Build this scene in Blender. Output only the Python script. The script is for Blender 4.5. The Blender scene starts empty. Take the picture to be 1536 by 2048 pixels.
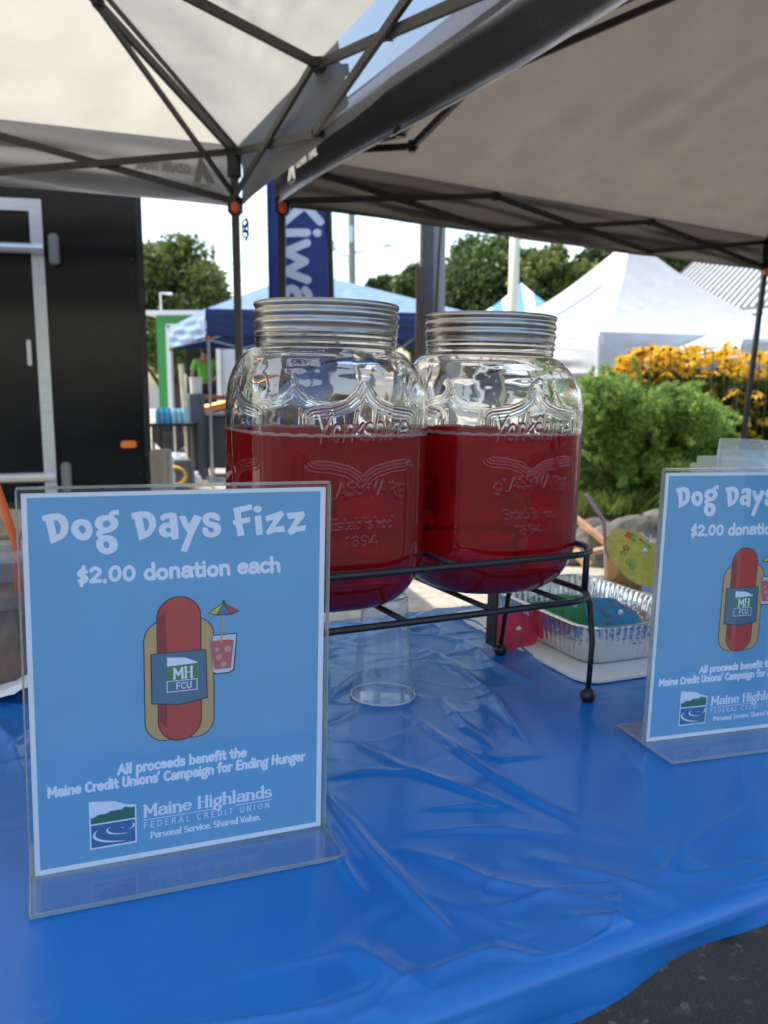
import bpy, bmesh, math, random
import numpy as np
from mathutils import Vector, Matrix
random.seed(7); rng = np.random.default_rng(7)
S = bpy.context.scene; COL = S.collection
# ------------------------------------------------------------------ camera, world, sun, exposure
ZC = 1.10; FPX = 1700.; PITCH = .1483; ROLL = .0254; HT = .3622
cam = bpy.data.cameras.new('camera'); camo = bpy.data.objects.new('camera', cam); COL.objects.link(camo)
camo.location = (0, 0, ZC); camo.rotation_euler = (math.pi/2-PITCH, 0, 0)
cam.sensor_fit = 'VERTICAL'; cam.sensor_height = 36.0; cam.lens = FPX/2048*36
cam.clip_start = .02; cam.clip_end = 2000
cam.dof.use_dof = True; cam.dof.focus_distance = .72; cam.dof.aperture_fstop = cam.lens/1000/.0028
S.camera = camo
W = bpy.data.worlds.new('World'); S.world = W; W.use_nodes = True
SUN_EL = math.radians(58); SUN_AZ = Vector((-.95, .31, 0)).normalized()
nt = W.node_tree; bg = nt.nodes['Background']; sky = nt.nodes.new('ShaderNodeTexSky'); sky.sky_type = 'NISHITA'
sky.sun_disc = False; sky.sun_elevation = SUN_EL; sky.sun_rotation = math.atan2(SUN_AZ.x, SUN_AZ.y)
sky.air_density = 1.3; sky.dust_density = 2.4; sky.ozone_density = 1.0
nt.links.new(sky.outputs[0], bg.inputs[0]); bg.inputs[1].default_value = .15
sl = bpy.data.lights.new('sun', 'SUN'); sl.energy = 2.7; sl.angle = math.radians(.53); sl.color = (1, .93, .82)
so = bpy.data.objects.new('sun', sl); COL.objects.link(so); so.location = (-6, 3, 9)
sd = Vector((SUN_AZ.x*math.cos(SUN_EL), SUN_AZ.y*math.cos(SUN_EL), math.sin(SUN_EL)))
so.rotation_euler = sd.to_track_quat('Z', 'Y').to_euler()
S.view_settings.view_transform = 'Standard'; S.view_settings.look = 'None'; S.view_settings.gamma = 1
S.view_settings.use_curve_mapping = False; S.view_settings.exposure = 1.34
S.render.engine = 'CYCLES'; cy = S.cycles
cy.max_bounces = 16; cy.transmission_bounces = 14; cy.transparent_max_bounces = 24; cy.glossy_bounces = 6; cy.diffuse_bounces = 4
cy.caustics_reflective = True; cy.caustics_refractive = True; cy.use_denoising = True; cy.sample_clamp_indirect = 8

# ------------------------------------------------------------------ frames
cp, sp = math.cos(PITCH), math.sin(PITCH)
Fv = np.array([0, cp, -sp]); Uv = np.array([0, sp, cp]); Rv = np.array([1., 0, 0])
cr, sr = math.cos(ROLL), math.sin(ROLL); R2 = cr*Rv+sr*Uv; U2 = -sr*Rv+cr*Uv
M3 = np.outer(Rv, R2)+np.outer(Uv, U2)+np.outer(Fv, Fv)       # table frame -> world (the street slopes a little)
TM = Matrix(M3.tolist()).to_4x4(); TM = Matrix.Translation((0, 0, ZC)) @ TM @ Matrix.Translation((0, 0, -HT))
def ray(px, py): return Fv+Rv*(px-768)/FPX-Uv*(py-1024)/FPX
def at_y(px, py, y): d = ray(px, py); return Vector(d*y/d[1])+Vector((0, 0, ZC))
def at_z(px, py, z): d = ray(px, py); return Vector(d*(z-ZC)/d[2])+Vector((0, 0, ZC))
def tray_(px, py): return Fv+R2*(px-768)/FPX-U2*(py-1024)/FPX
def t_z(px, py, z=0): d = tray_(px, py); return Vector(np.array([0, 0, HT])+d*(z-HT)/d[2])

# ------------------------------------------------------------------ materials
def lin(r, g, b):
    f = lambda c: (c/255/12.92) if c/255 <= .04045 else ((c/255+.055)/1.055)**2.4
    return (f(r), f(g), f(b), 1)
def mat(name, col, rough=.6, metal=0., noise=0., nscale=20., bump=0., bscale=60., spec=.5, coat=0., trans=0., island=0., stretch=None, detail=3.):
    m = bpy.data.materials.new(name); m.use_nodes = True; n = m.node_tree; p = n.nodes['Principled BSDF']
    col = tuple(col)[:3]+(1,)
    p.inputs['Base Color'].default_value = col; p.inputs['Roughness'].default_value = rough; p.inputs['Metallic'].default_value = metal
    p.inputs['Specular IOR Level'].default_value = spec; p.inputs['Coat Weight'].default_value = coat; p.inputs['Coat Roughness'].default_value = .04
    p.inputs['Transmission Weight'].default_value = trans
    tc = n.nodes.new('ShaderNodeTexCoord'); src = tc.outputs['Object']
    if stretch:
        mp = n.nodes.new('ShaderNodeMapping'); mp.inputs['Scale'].default_value = stretch; n.links.new(src, mp.inputs[0]); src = mp.outputs[0]
    if noise or island:
        lo = tuple(c*(1-noise-island) for c in col[:3])+(1,); hi = tuple(min(1, c*(1+noise+island)) for c in col[:3])+(1,)
        mx = n.nodes.new('ShaderNodeMix'); mx.data_type = 'RGBA'; mx.inputs['A'].default_value = lo; mx.inputs['B'].default_value = hi
        t = n.nodes.new('ShaderNodeTexNoise'); t.inputs['Scale'].default_value = nscale; t.inputs['Detail'].default_value = detail; n.links.new(src, t.inputs[0])
        mr = n.nodes.new('ShaderNodeMapRange'); mr.inputs[1].default_value = .3; mr.inputs[2].default_value = .7
        n.links.new(t.outputs[0], mr.inputs[0]); fac = mr.outputs[0]
        if island:
            g = n.nodes.new('ShaderNodeNewGeometry'); a = n.nodes.new('ShaderNodeMix'); a.inputs[0].default_value = island/(noise+island)
            n.links.new(fac, a.inputs[2]); n.links.new(g.outputs['Random Per Island'], a.inputs[3]); fac = a.outputs[0]
        n.links.new(fac, mx.inputs[0]); n.links.new(mx.outputs['Result'], p.inputs['Base Color'])
    if bump:
        t = n.nodes.new('ShaderNodeTexNoise'); t.inputs['Scale'].default_value = bscale; t.inputs['Detail'].default_value = detail; n.links.new(src, t.inputs[0])
        b = n.nodes.new('ShaderNodeBump'); b.inputs['Strength'].default_value = 1; b.inputs['Distance'].default_value = bump
        n.links.new(t.outputs[0], b.inputs['Height']); n.links.new(b.outputs[0], p.inputs['Normal'])
    return m
def add_translucent(m, fac, col=None):
    n = m.node_tree; p = n.nodes['Principled BSDF']; o = n.nodes['Material Output']
    t = n.nodes.new('ShaderNodeBsdfTranslucent'); t.inputs[0].default_value = col or p.inputs['Base Color'].default_value
    if not col and p.inputs['Base Color'].is_linked: n.links.new(p.inputs['Base Color'].links[0].from_socket, t.inputs[0])
    mx = n.nodes.new('ShaderNodeMixShader'); mx.inputs[0].default_value = fac
    n.links.new(p.outputs[0], mx.inputs[1]); n.links.new(t.outputs[0], mx.inputs[2]); n.links.new(mx.outputs[0], o.inputs[0]); return m
def thin(name, tint=(1, 1, 1, 1), rough=.03, edge=0., haze=0., bump=0., base=.0):
    """thin clear plastic: straight-through transmission plus a fresnel reflection"""
    m = bpy.data.materials.new(name); m.use_nodes = True; n = m.node_tree; n.nodes.remove(n.nodes['Principled BSDF']); o = n.nodes['Material Output']
    t = n.nodes.new('ShaderNodeBsdfTransparent'); t.inputs[0].default_value = tint
    g = n.nodes.new('ShaderNodeBsdfGlossy'); g.inputs['Roughness'].default_value = rough
    f = n.nodes.new('ShaderNodeFresnel'); ge = n.nodes.new('ShaderNodeNewGeometry'); io = n.nodes.new('ShaderNodeMapRange'); io.inputs[3].default_value = 1.49; io.inputs[4].default_value = 1/1.49; n.links.new(ge.outputs['Backfacing'], io.inputs[0]); n.links.new(io.outputs[0], f.inputs[0])
    if bump:
        tn = n.nodes.new('ShaderNodeTexNoise'); tn.inputs['Scale'].default_value = 14; b = n.nodes.new('ShaderNodeBump'); b.inputs['Distance'].default_value = bump
        n.links.new(tn.outputs[0], b.inputs['Height']); n.links.new(b.outputs[0], g.inputs['Normal']); n.links.new(b.outputs[0], f.inputs['Normal'])
    ml = n.nodes.new('ShaderNodeMath'); ml.operation = 'MULTIPLY_ADD'; ml.inputs[1].default_value = 1.0; ml.inputs[2].default_value = base
    ml.use_clamp = True
    mx = n.nodes.new('ShaderNodeMixShader'); n.links.new(f.outputs[0], ml.inputs[0]); n.links.new(ml.outputs[0], mx.inputs[0])
    n.links.new(t.outputs[0], mx.inputs[1]); n.links.new(g.outputs[0], mx.inputs[2]); last = mx
    if haze:
        d = n.nodes.new('ShaderNodeBsdfDiffuse'); d.inputs[0].default_value = (.8, .85, .85, 1); h = n.nodes.new('ShaderNodeMixShader'); h.inputs[0].default_value = haze
        n.links.new(mx.outputs[0], h.inputs[1]); n.links.new(d.outputs[0], h.inputs[2]); last = h
    n.links.new(last.outputs[0], o.inputs[0]); return m

# ------------------------------------------------------------------ mesh helpers
def mesh(name, V, Fc, m=None, smooth=False):
    me = bpy.data.meshes.new(name); me.from_pydata([tuple(v) for v in V], [], [tuple(f) for f in Fc])
    if m: me.materials.append(m)
    if smooth: me.polygons.foreach_set('use_smooth', [True]*len(me.polygons))
    me.update(); return me
def nmesh(name, V, Q, m=None, smooth=False):
    """numpy verts (n,3) and faces (k,3|4)"""
    V = np.asarray(V, np.float32); Q = np.asarray(Q, np.int32); me = bpy.data.meshes.new(name); k = Q.shape[1]
    me.vertices.add(len(V)); me.vertices.foreach_set('co', V.ravel()); me.loops.add(Q.size); me.loops.foreach_set('vertex_index', Q.ravel())
    me.polygons.add(len(Q)); me.polygons.foreach_set('loop_start', np.arange(0, Q.size, k, dtype=np.int32))
    if m: me.materials.append(m)
    me.update(calc_edges=True)
    if smooth: me.polygons.foreach_set('use_smooth', np.ones(len(Q), bool))
    me.validate(); return me
class MB:
    def __init__(s): s.v = []; s.f = []
    def add(s, V, Fc, M=None):
        o = len(s.v)
        for v in V:
            v = Vector(v); s.v.append(tuple(M @ v) if M else tuple(v))
        s.f += [tuple(i+o for i in f) for f in Fc]; return s
    def box(s, c, d, M=None, bev=0.):
        x, y, z = (k/2 for k in d)
        if bev <= 0:
            V = [(c[0]+a*x, c[1]+b*y, c[2]+e*z) for a in (-1, 1) for b in (-1, 1) for e in (-1, 1)]
            return s.add(V, [(0, 1, 3, 2), (4, 6, 7, 5), (0, 4, 5, 1), (2, 3, 7, 6), (0, 2, 6, 4), (1, 5, 7, 3)], M)
        bm = bmesh.new(); bmesh.ops.create_cube(bm, size=1)
        for v in bm.verts: v.co = Vector((v.co.x*d[0]+c[0], v.co.y*d[1]+c[1], v.co.z*d[2]+c[2]))
        bmesh.ops.bevel(bm, geom=bm.edges[:], offset=bev, segments=2, affect='EDGES')
        bm.verts.index_update(); V = [v.co.copy() for v in bm.verts]; Fc = [[v.index for v in f.verts] for f in bm.faces]; bm.free()
        return s.add(V, Fc, M)
    def tube(s, pts, r, n=8, cap=True, closed=False, flat=1.):
        pts = [Vector(p) for p in pts]; N = len(pts); rr = r if isinstance(r, (list, tuple)) else [r]*N
        up = Vector((0, 0, 1)); o = len(s.v); prev = None
        for i, p in enumerate(pts):
            if closed: t = (pts[(i+1) % N]-pts[i-1])
            else: t = pts[min(i+1, N-1)]-pts[max(i-1, 0)]
            t.normalize()
            if prev is None: a = t.orthogonal().normalized() if abs(t.z) > .9 else t.cross(up).normalized()
            else: a = (prev-t*prev.dot(t)).normalized()
            prev = a; b = t.cross(a)
            for k in range(n):
                q = 2*math.pi*k/n; s.v.append(tuple(p+(a*math.cos(q)+b*math.sin(q)*flat)*rr[i]))
        for i in range(N if closed else N-1):
            j = (i+1) % N
            for k in range(n): s.f.append((o+i*n+k, o+i*n+(k+1) % n, o+j*n+(k+1) % n, o+j*n+k))
        if cap and not closed: s.f.append(tuple(o+k for k in range(n))[::-1]); s.f.append(tuple(o+(N-1)*n+k for k in range(n)))
        return s
    def bar(s, a, b, w, h=None):
        """rectangular bar between two points"""
        a, b = Vector(a), Vector(b); d = b-a; L = d.length
        if L < 1e-6: return s
        q = d.to_track_quat('X', 'Z').to_matrix().to_4x4(); return s.box((L/2, 0, 0), (L, w, h or w), Matrix.Translation(a) @ q)
    def sphere(s, c, r, n=12, sc=(1, 1, 1)):
        V = []; Fc = []
        for i in range(n//2+1):
            a = math.pi*i/(n//2)
            for k in range(n): b = 2*math.pi*k/n; V.append((c[0]+r*sc[0]*math.sin(a)*math.cos(b), c[1]+r*sc[1]*math.sin(a)*math.sin(b), c[2]+r*sc[2]*math.cos(a)))
        for i in range(n//2):
            for k in range(n): Fc.append((i*n+k, (i+1)*n+k, (i+1)*n+(k+1) % n, i*n+(k+1) % n))
        return s.add(V, Fc)
    def lathe(s, prof, n=48, c=(0, 0, 0), rip=None):
        V = []; Fc = []
        for i, (r, z) in enumerate(prof):
            for k in range(n):
                a = 2*math.pi*k/n; q = r+(rip(i, k) if rip else 0); V.append((c[0]+q*math.cos(a), c[1]+q*math.sin(a), c[2]+z))
        for i in range(len(prof)-1):
            for k in range(n): Fc.append((i*n+k, i*n+(k+1) % n, (i+1)*n+(k+1) % n, (i+1)*n+k))
        return s.add(V, Fc)
    def mesh(s, name, m, smooth=False): return mesh(name, s.v, s.f, m, smooth)
    def part(s, name, m, parent=None, smooth=False): return obj(name, s.mesh(name, m, smooth), parent)
def obj(name, me, parent=None, M=None, **kw):
    o = bpy.data.objects.new(name, me); COL.objects.link(o)
    if parent is not None: o.parent = parent
    if M is not None: o.matrix_world = M
    for k, v in kw.items(): o[k] = v
    return o
def thing(name, label, cat, M=None, group=None, loc=None):
    o = bpy.data.objects.new(name, None); COL.objects.link(o); o.empty_display_size = .05
    if loc is not None: M = Matrix.Translation(loc)
    if M is not None: o.matrix_world = M
    o['label'] = label; o['category'] = cat
    if group: o['group'] = group
    return o
def tag(o, label, cat, group=None):
    o['label'] = label; o['category'] = cat
    if group: o['group'] = group
    return o
def grid(nu, nv, fn):
    U_, V_ = np.meshgrid(np.linspace(0, 1, nu), np.linspace(0, 1, nv), indexing='ij'); P = fn(U_, V_)
    I = np.arange(nu*nv).reshape(nu, nv); Q = np.stack([I[:-1, :-1], I[1:, :-1], I[1:, 1:], I[:-1, 1:]], -1).reshape(-1, 4)
    return P.reshape(-1, 3), Q
def Tab(x, y, z=0, yaw=0.): return TM @ Matrix.Translation((x, y, z)) @ Matrix.Rotation(yaw, 4, 'Z')
def smooth_noise(x, y, seed=0, n=8, f0=1., f1=6.):
    r = np.random.default_rng(seed); z = np.zeros_like(x)
    for i in range(n):
        f = f0*(f1/f0)**(i/(n-1)); a = r.uniform(0, 2*math.pi); ph = r.uniform(0, 6.28); z += np.sin(2*math.pi*f*(x*math.cos(a)+y*math.sin(a))+ph+2*np.sin(2*math.pi*f*.4*(x*math.sin(a)-y*math.cos(a))+ph*2))/(f/f0)**.8
    return z/n

# ------------------------------------------------------------------ stroke lettering
def arc(cx, cy, rx, ry, a0, a1, n=10):
    return [(cx+rx*math.cos(math.radians(a0+(a1-a0)*i/n)), cy+ry*math.sin(math.radians(a0+(a1-a0)*i/n))) for i in range(n+1)]
G = {
 'a': (.6, [arc(.3, .44, .2, .22, 150, 20, 6)+[(.49, .4), (.5, .1), (.56, .02)], [(.49, .36), (.28, .38)]+arc(.26, .19, .17, .18, 90, 330, 8)+[(.48, .16)]]),
 'b': (.6, [[(.12, 1.02), (.12, .02)], arc(.3, .32, .2, .3, 160, -160, 14)]),
 'c': (.52, [arc(.3, .33, .22, .31, 45, 315, 12)]),
 'd': (.6, [[(.5, 1.02), (.5, .02)], arc(.3, .32, .2, .3, 20, 340, 14)]),
 'e': (.56, [[(.1, .36), (.49, .4)]+arc(.3, .34, .21, .3, 15, 320, 14)]),
 'f': (.42, [arc(.33, .82, .14, .2, 40, 180, 6)+[(.19, 0)], [(.04, .6), (.36, .6)]]),
 'g': (.58, [arc(.28, .38, .19, .25, 0, 360, 14), [(.38, .6), (.54, .72)], [(.16, .18), (.14, .04)]+arc(.28, -.2, .2, .2, 120, -240, 14)]),
 'h': (.6, [[(.12, 1.02), (.12, .02)], arc(.3, .42, .18, .22, 170, 0, 8)+[(.49, .02)]]),
 'i': (.26, [[(.13, .62), (.13, .02)], [(.13, .88), (.13, .9)]]),
 'k': (.58, [[(.12, 1.02), (.12, .02)], [(.5, .62), (.16, .3)], [(.26, .4), (.52, .02)]]),
 'l': (.26, [[(.13, 1.02), (.13, .02)]]),
 'm': (.86, [[(.12, .64), (.12, .02)], arc(.26, .44, .15, .2, 170, 0, 8)+[(.43, .02)], arc(.58, .44, .16, .2, 170, 0, 8)+[(.75, .02)]]),
 'n': (.6, [[(.12, .64), (.12, .02)], arc(.3, .42, .18, .22, 170, 0, 8)+[(.49, .02)]]),
 'o': (.6, [arc(.3, .32, .21, .3, 0, 360, 16)]),
 'p': (.6, [[(.12, .64), (.1, -.34)], arc(.3, .32, .2, .3, 160, -160, 14)]),
 'r': (.42, [[(.12, .64), (.12, .02)], arc(.28, .42, .16, .21, 170, 50, 6)]),
 's': (.5, [arc(.26, .47, .17, .16, 40, 250, 9)+arc(.25, .17, .18, .16, 80, -140, 9)]),
 't': (.42, [[(.2, .88), (.2, .14), (.26, .03), (.38, .06)], [(.04, .6), (.38, .6)]]),
 'u': (.6, [[(.12, .62), (.12, .3)]+arc(.3, .22, .18, .2, 180, 340, 8), [(.49, .62), (.49, .02)]]),
 'v': (.54, [[(.06, .62), (.27, .03), (.48, .62)]]),
 'w': (.8, [[(.06, .62), (.22, .04), (.4, .56), (.58, .04), (.74, .62)]]),
 'y': (.56, [[(.06, .62), (.28, .1)], [(.5, .62), (.12, -.38)]]),
 'z': (.52, [[(.08, .58), (.44, .6), (.1, .06), (.46, .06)]]),
 'A': (.7, [[(.04, 0), (.34, .96), (.64, 0)], [(.16, .34), (.54, .34)]]),
 'C': (.66, [arc(.38, .49, .28, .46, 50, 310, 14)]),
 'D': (.72, [[(.14, .96), (.14, .02)], [(.04, .95)]+[(.3, .96)]+arc(.3, .5, .34, .45, 80, -80, 12)+[(.14, .04)]]),
 'E': (.6, [[(.52, .95), (.14, .95), (.14, .03), (.54, .03)], [(.14, .5), (.46, .5)]]),
 'F': (.58, [[(.54, .95), (.14, .95), (.14, 0)], [(.1, .5), (.46, .5)]]),
 'G': (.72, [arc(.38, .49, .28, .46, 50, 330, 14)+[(.64, .42), (.42, .42)]]),
 'H': (.72, [[(.14, .98), (.14, 0)], [(.58, .98), (.58, 0)], [(.14, .5), (.58, .5)]]),
 'K': (.66, [[(.14, .98), (.14, 0)], [(.58, .96), (.18, .45)], [(.28, .56), (.6, .0)]]),
 'L': (.54, [[(.14, .98), (.14, .04), (.5, .04)]]),
 'M': (.86, [[(.12, 0), (.14, .96), (.43, .3), (.72, .96), (.74, 0)]]),
 'P': (.62, [[(.14, .98), (.14, 0)], [(.14, .95), (.3, .95)]+arc(.32, .7, .22, .25, 90, -90, 8)+[(.14, .45)]]),
 'R': (.66, [[(.14, .98), (.14, 0)], [(.14, .95), (.3, .95)]+arc(.32, .72, .22, .23, 90, -90, 8)+[(.14, .48)], [(.34, .48), (.6, 0)]]),
 'S': (.6, [arc(.31, .71, .21, .24, 40, 250, 9)+arc(.3, .25, .22, .24, 80, -140, 9)]),
 'U': (.68, [[(.12, .96), (.12, .34)]+arc(.34, .28, .22, .26, 180, 360, 8)+[(.56, .96)]]),
 'V': (.66, [[(.05, .96), (.33, .03), (.61, .96)]]),
 'W': (.95, [[(.05, .96), (.26, .03), (.47, .8), (.69, .03), (.9, .96)]]),
 'Y': (.66, [[(.05, .96), (.33, .48), (.33, 0)], [(.33, .48), (.6, .96)]]),
 '0': (.66, [arc(.33, .48, .22, .42, 0, 360, 18)]), '1': (.36, [[(.08, .74), (.2, .92), (.2, 0)]]),
 '2': (.6, [arc(.3, .66, .2, .25, 160, -20, 8)+[(.1, .06), (.54, .08)]]),
 '5': (.56, [[(.48, .93), (.14, .93), (.12, .52)]+arc(.28, .3, .2, .27, 110, -140, 10)]),
 '6': (.58, [arc(.38, .6, .28, .4, 70, 180, 6)+arc(.3, .28, .2, .25, 180, 540, 14)]),
 '8': (.58, [arc(.29, .7, .16, .2, 0, 360, 12), arc(.29, .26, .2, .24, 0, 360, 12)]), '9': (.58, [arc(.29, .66, .2, .26, 0, 360, 12)+[(.46, .3), (.3, 0)]]),
 '4': (.6, [[(.4, 0), (.4, .94), (.06, .3), (.54, .3)]]),
 '$': (.54, [arc(.27, .62, .17, .18, 30, 250, 9)+arc(.26, .26, .18, .18, 80, -140, 9), [(.3, 1.05), (.22, -.14)]]),
 '.': (.26, [[(.13, .03), (.13, .1)]]), "'": (.2, [[(.12, 1.0), (.07, .82)]]), ' ': (.34, []),
}
SERIF = {'M': [(.12, 0), (.74, 0), (.08, .96), (.78, .96)], 'H': [(.14, 0), (.14, .98), (.58, 0), (.58, .98)], 'i': [(.13, 0), (.09, .62)], 'n': [(.12, 0), (.49, 0), (.08, .62)],
  'l': [(.13, 0), (.09, 1.0)], 'h': [(.12, 0), (.49, 0), (.08, 1.0)], 'd': [(.46, 1.), (.54, 0)], 'r': [(.12, 0), (.08, .62)], 'P': [(.14, 0), (.1, .98)], 'V': [(.05, .96), (.61, .96)],
  'a': [(.55, .02)], 'v': [(.06, .62), (.48, .62)], 'u': [(.08, .62), (.45, .62), (.53, .02)]}
def text_segs(s, x, y, size, width=None, t=.14, jit=0., serif=False, sx=1., space=0., slant=0., rise=None, seed=1, center=False):
    """list of (x0,y0,x1,y1,r) ; y up ; baseline y ; size = cap height"""
    r = random.Random(seed); tot = sum(G[c][0]*sx+space for c in s)*size
    if width: sx_ = sx*width/tot; sp_ = space*width/tot
    else: sx_, sp_ = sx, space
    if center: x -= (width or tot)/2
    out = []
    for c in s:
        w, st = G[c]; a = r.uniform(-jit, jit); dy = r.uniform(-jit, jit)*size*.35; ox = w/2
        base_y = y+(rise(x) if rise else 0)
        def T(p):
            u, v = (p[0]-ox)*sx_, p[1]-.3; ca, sa = math.cos(a), math.sin(a); u, v = u*ca-v*sa, u*sa+v*ca
            return (x+(u+ox*sx_+v*slant)*size, base_y+(v+.3)*size+dy)
        for pl in st:
            q = [T(p) for p in pl]
            if len(q) == 1: q = q*2
            for k in range(len(q)-1):
                tt = t
                if serif:
                    dx, dyy = q[k+1][0]-q[k][0], q[k+1][1]-q[k][1]; L = math.hypot(dx, dyy)+1e-9; tt = t*(.5+.75*abs(dyy)/L)
                out.append((q[k][0], q[k][1], q[k+1][0], q[k+1][1], tt*size/2))
        if serif:
            for (px, py) in SERIF.get(c, []):
                p = T((px-.11, py)); q = T((px+.11, py)); out.append((p[0], p[1], q[0], q[1], t*size*.2))
        x += (w*sx_+sp_)*size
    return out
def seg_poly(sg, n=5):
    x0, y0, x1, y1, r = sg[:5]; a = math.atan2(y1-y0, x1-x0)
    return [(x1+r*math.cos(a-math.pi/2+math.pi*i/n), y1+r*math.sin(a-math.pi/2+math.pi*i/n)) for i in range(n+1)]+[(x0+r*math.cos(a+math.pi/2+math.pi*i/n), y0+r*math.sin(a+math.pi/2+math.pi*i/n)) for i in range(n+1)]
def scanfill(polys, dy):
    """union of polygons (each even-odd over its rings) as horizontal strips; no overlaps"""
    rows = {}
    for rings in polys:
        if isinstance(rings[0][0], (int, float)): rings = [rings]
        ys = [p[1] for r in rings for p in r]; k0 = math.floor(min(ys)/dy); k1 = math.ceil(max(ys)/dy)
        for k in range(k0, k1+1):
            y = (k+.5)*dy; xs = []
            for rg in rings:
                for i in range(len(rg)):
                    (xa, ya), (xb, yb) = rg[i], rg[(i+1) % len(rg)]
                    if (ya <= y) != (yb <= y): xs.append(xa+(y-ya)*(xb-xa)/(yb-ya))
            xs.sort()
            for i in range(0, len(xs)-1, 2): rows.setdefault(k, []).append((xs[i], xs[i+1]))
    V = []; Q = []
    for k, iv in rows.items():
        iv.sort(); mg = []
        for a, b in iv:
            if mg and a <= mg[-1][1]+1e-9: mg[-1][1] = max(mg[-1][1], b)
            else: mg.append([a, b])
        for a, b in mg:
            o = len(V); V += [(a, k*dy), (b, k*dy), (b, (k+1)*dy), (a, (k+1)*dy)]; Q.append((o, o+1, o+2, o+3))
    return V, Q
def print_mesh(name, polys, m, place, dy=.15):
    V, Q = scanfill(polys, dy); return mesh(name, [place(*v) for v in V], Q, m)

# ------------------------------------------------------------------ shared materials
M_black = mat('black_powder_coat', (.012, .012, .013), .42, bump=.0003, bscale=300)
M_iron = mat('black_wrought_iron', (.01, .01, .011), .38, bump=.0004, bscale=400)
M_frame = mat('dark_grey_tent_frame', (.045, .043, .04), .45)
M_orange = mat('orange_plastic', (.75, .12, .02), .4)
M_alu = mat('brushed_aluminium', (.62, .62, .63), .35, .8, noise=.08, nscale=8, stretch=(1, 1, 12))
M_white = mat('white_plastic', (.78, .78, .76), .5)
# ------------------------------------------------------------------ ground, roads
def ground_sheet(name, pts, z, m):
    return obj(name, mesh(name, [(x, y, z) for x, y in pts], [tuple(range(len(pts)))], m), kind='structure')
M_asph = mat('asphalt', (.065, .062, .058), .85, noise=.55, nscale=260, bump=.002, bscale=240, island=0, detail=6)
# coarse light stones in the asphalt
_n = M_asph.node_tree; _vo = _n.nodes.new('ShaderNodeTexVoronoi'); _vo.inputs['Scale'].default_value = 85; _tc = _n.nodes.new('ShaderNodeTexCoord'); _n.links.new(_tc.outputs['Object'], _vo.inputs['Vector'])
_cr = _n.nodes.new('ShaderNodeValToRGB'); _cr.color_ramp.elements[0].position = .78; _cr.color_ramp.elements[0].color = (0, 0, 0, 1); _cr.color_ramp.elements[1].position = .98; _cr.color_ramp.elements[1].color = (.14, .13, .12, 1)
_n.links.new(_vo.outputs['Color'], _cr.inputs[0]); _ad = _n.nodes.new('ShaderNodeMix'); _ad.data_type = 'RGBA'; _ad.blend_type = 'ADD'; _ad.inputs[0].default_value = 1
_p = _n.nodes['Principled BSDF']; _src = _p.inputs['Base Color'].links[0].from_socket; _n.links.new(_src, _ad.inputs['A']); _n.links.new(_cr.outputs[0], _ad.inputs['B']); _n.links.new(_ad.outputs['Result'], _p.inputs['Base Color'])
ground_sheet('ground', [(-300, -300), (300, -300), (300, 600), (-300, 600)], 0, M_asph)
M_conc = mat('dusty_concrete', (.36, .325, .27), .9, noise=.3, nscale=9, bump=.003, bscale=90, detail=8)
ground_sheet('concrete_yard', [(-14, 2.6), (1.2, 2.35), (3.2, 3.2), (5.5, 4.6), (14, 7), (14, 40), (-14, 40)], .004, M_conc)

# ------------------------------------------------------------------ canopies near the camera
def fabric(name, col, rough, tr, bump=.002, bscale=9, spec=.3, aniso=(1, 1, 1)):
    m = mat(name, col, rough, noise=.06, nscale=5, bump=bump, bscale=bscale, spec=spec, stretch=aniso, detail=5); add_translucent(m, tr); return m
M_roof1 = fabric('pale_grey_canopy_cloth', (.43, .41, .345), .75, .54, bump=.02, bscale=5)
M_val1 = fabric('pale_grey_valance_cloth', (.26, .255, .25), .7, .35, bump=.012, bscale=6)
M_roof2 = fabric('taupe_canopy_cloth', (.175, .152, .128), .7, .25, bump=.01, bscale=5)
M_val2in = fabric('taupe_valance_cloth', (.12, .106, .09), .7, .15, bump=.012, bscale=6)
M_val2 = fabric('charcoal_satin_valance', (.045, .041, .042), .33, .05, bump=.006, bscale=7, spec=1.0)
M_ink = mat('pale_grey_print', (.55, .55, .55), .7); M_inkd = mat('dim_grey_print', (.22, .22, .21), .7)
def mesh_vent_mat():
    m = bpy.data.materials.new('blue_grey_vent_mesh'); m.use_nodes = True; n = m.node_tree; p = n.nodes['Principled BSDF']; o = n.nodes['Material Output']
    p.inputs['Base Color'].default_value = (.13, .16, .21, 1); p.inputs['Roughness'].default_value = .8
    t = n.nodes.new('ShaderNodeBsdfTransparent'); mx = n.nodes.new('ShaderNodeMixShader'); mx.inputs[0].default_value = .6
    tl = n.nodes.new('ShaderNodeBsdfTranslucent'); tl.inputs[0].default_value = (.22, .27, .34, 1); m2 = n.nodes.new('ShaderNodeMixShader'); m2.inputs[0].default_value = .6
    n.links.new(p.outputs[0], m2.inputs[1]); n.links.new(tl.outputs[0], m2.inputs[2])
    n.links.new(t.outputs[0], mx.inputs[1]); n.links.new(m2.outputs[0], mx.inputs[2]); n.links.new(mx.outputs[0], o.inputs[0]); return m
M_vent = mesh_vent_mat()
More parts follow.
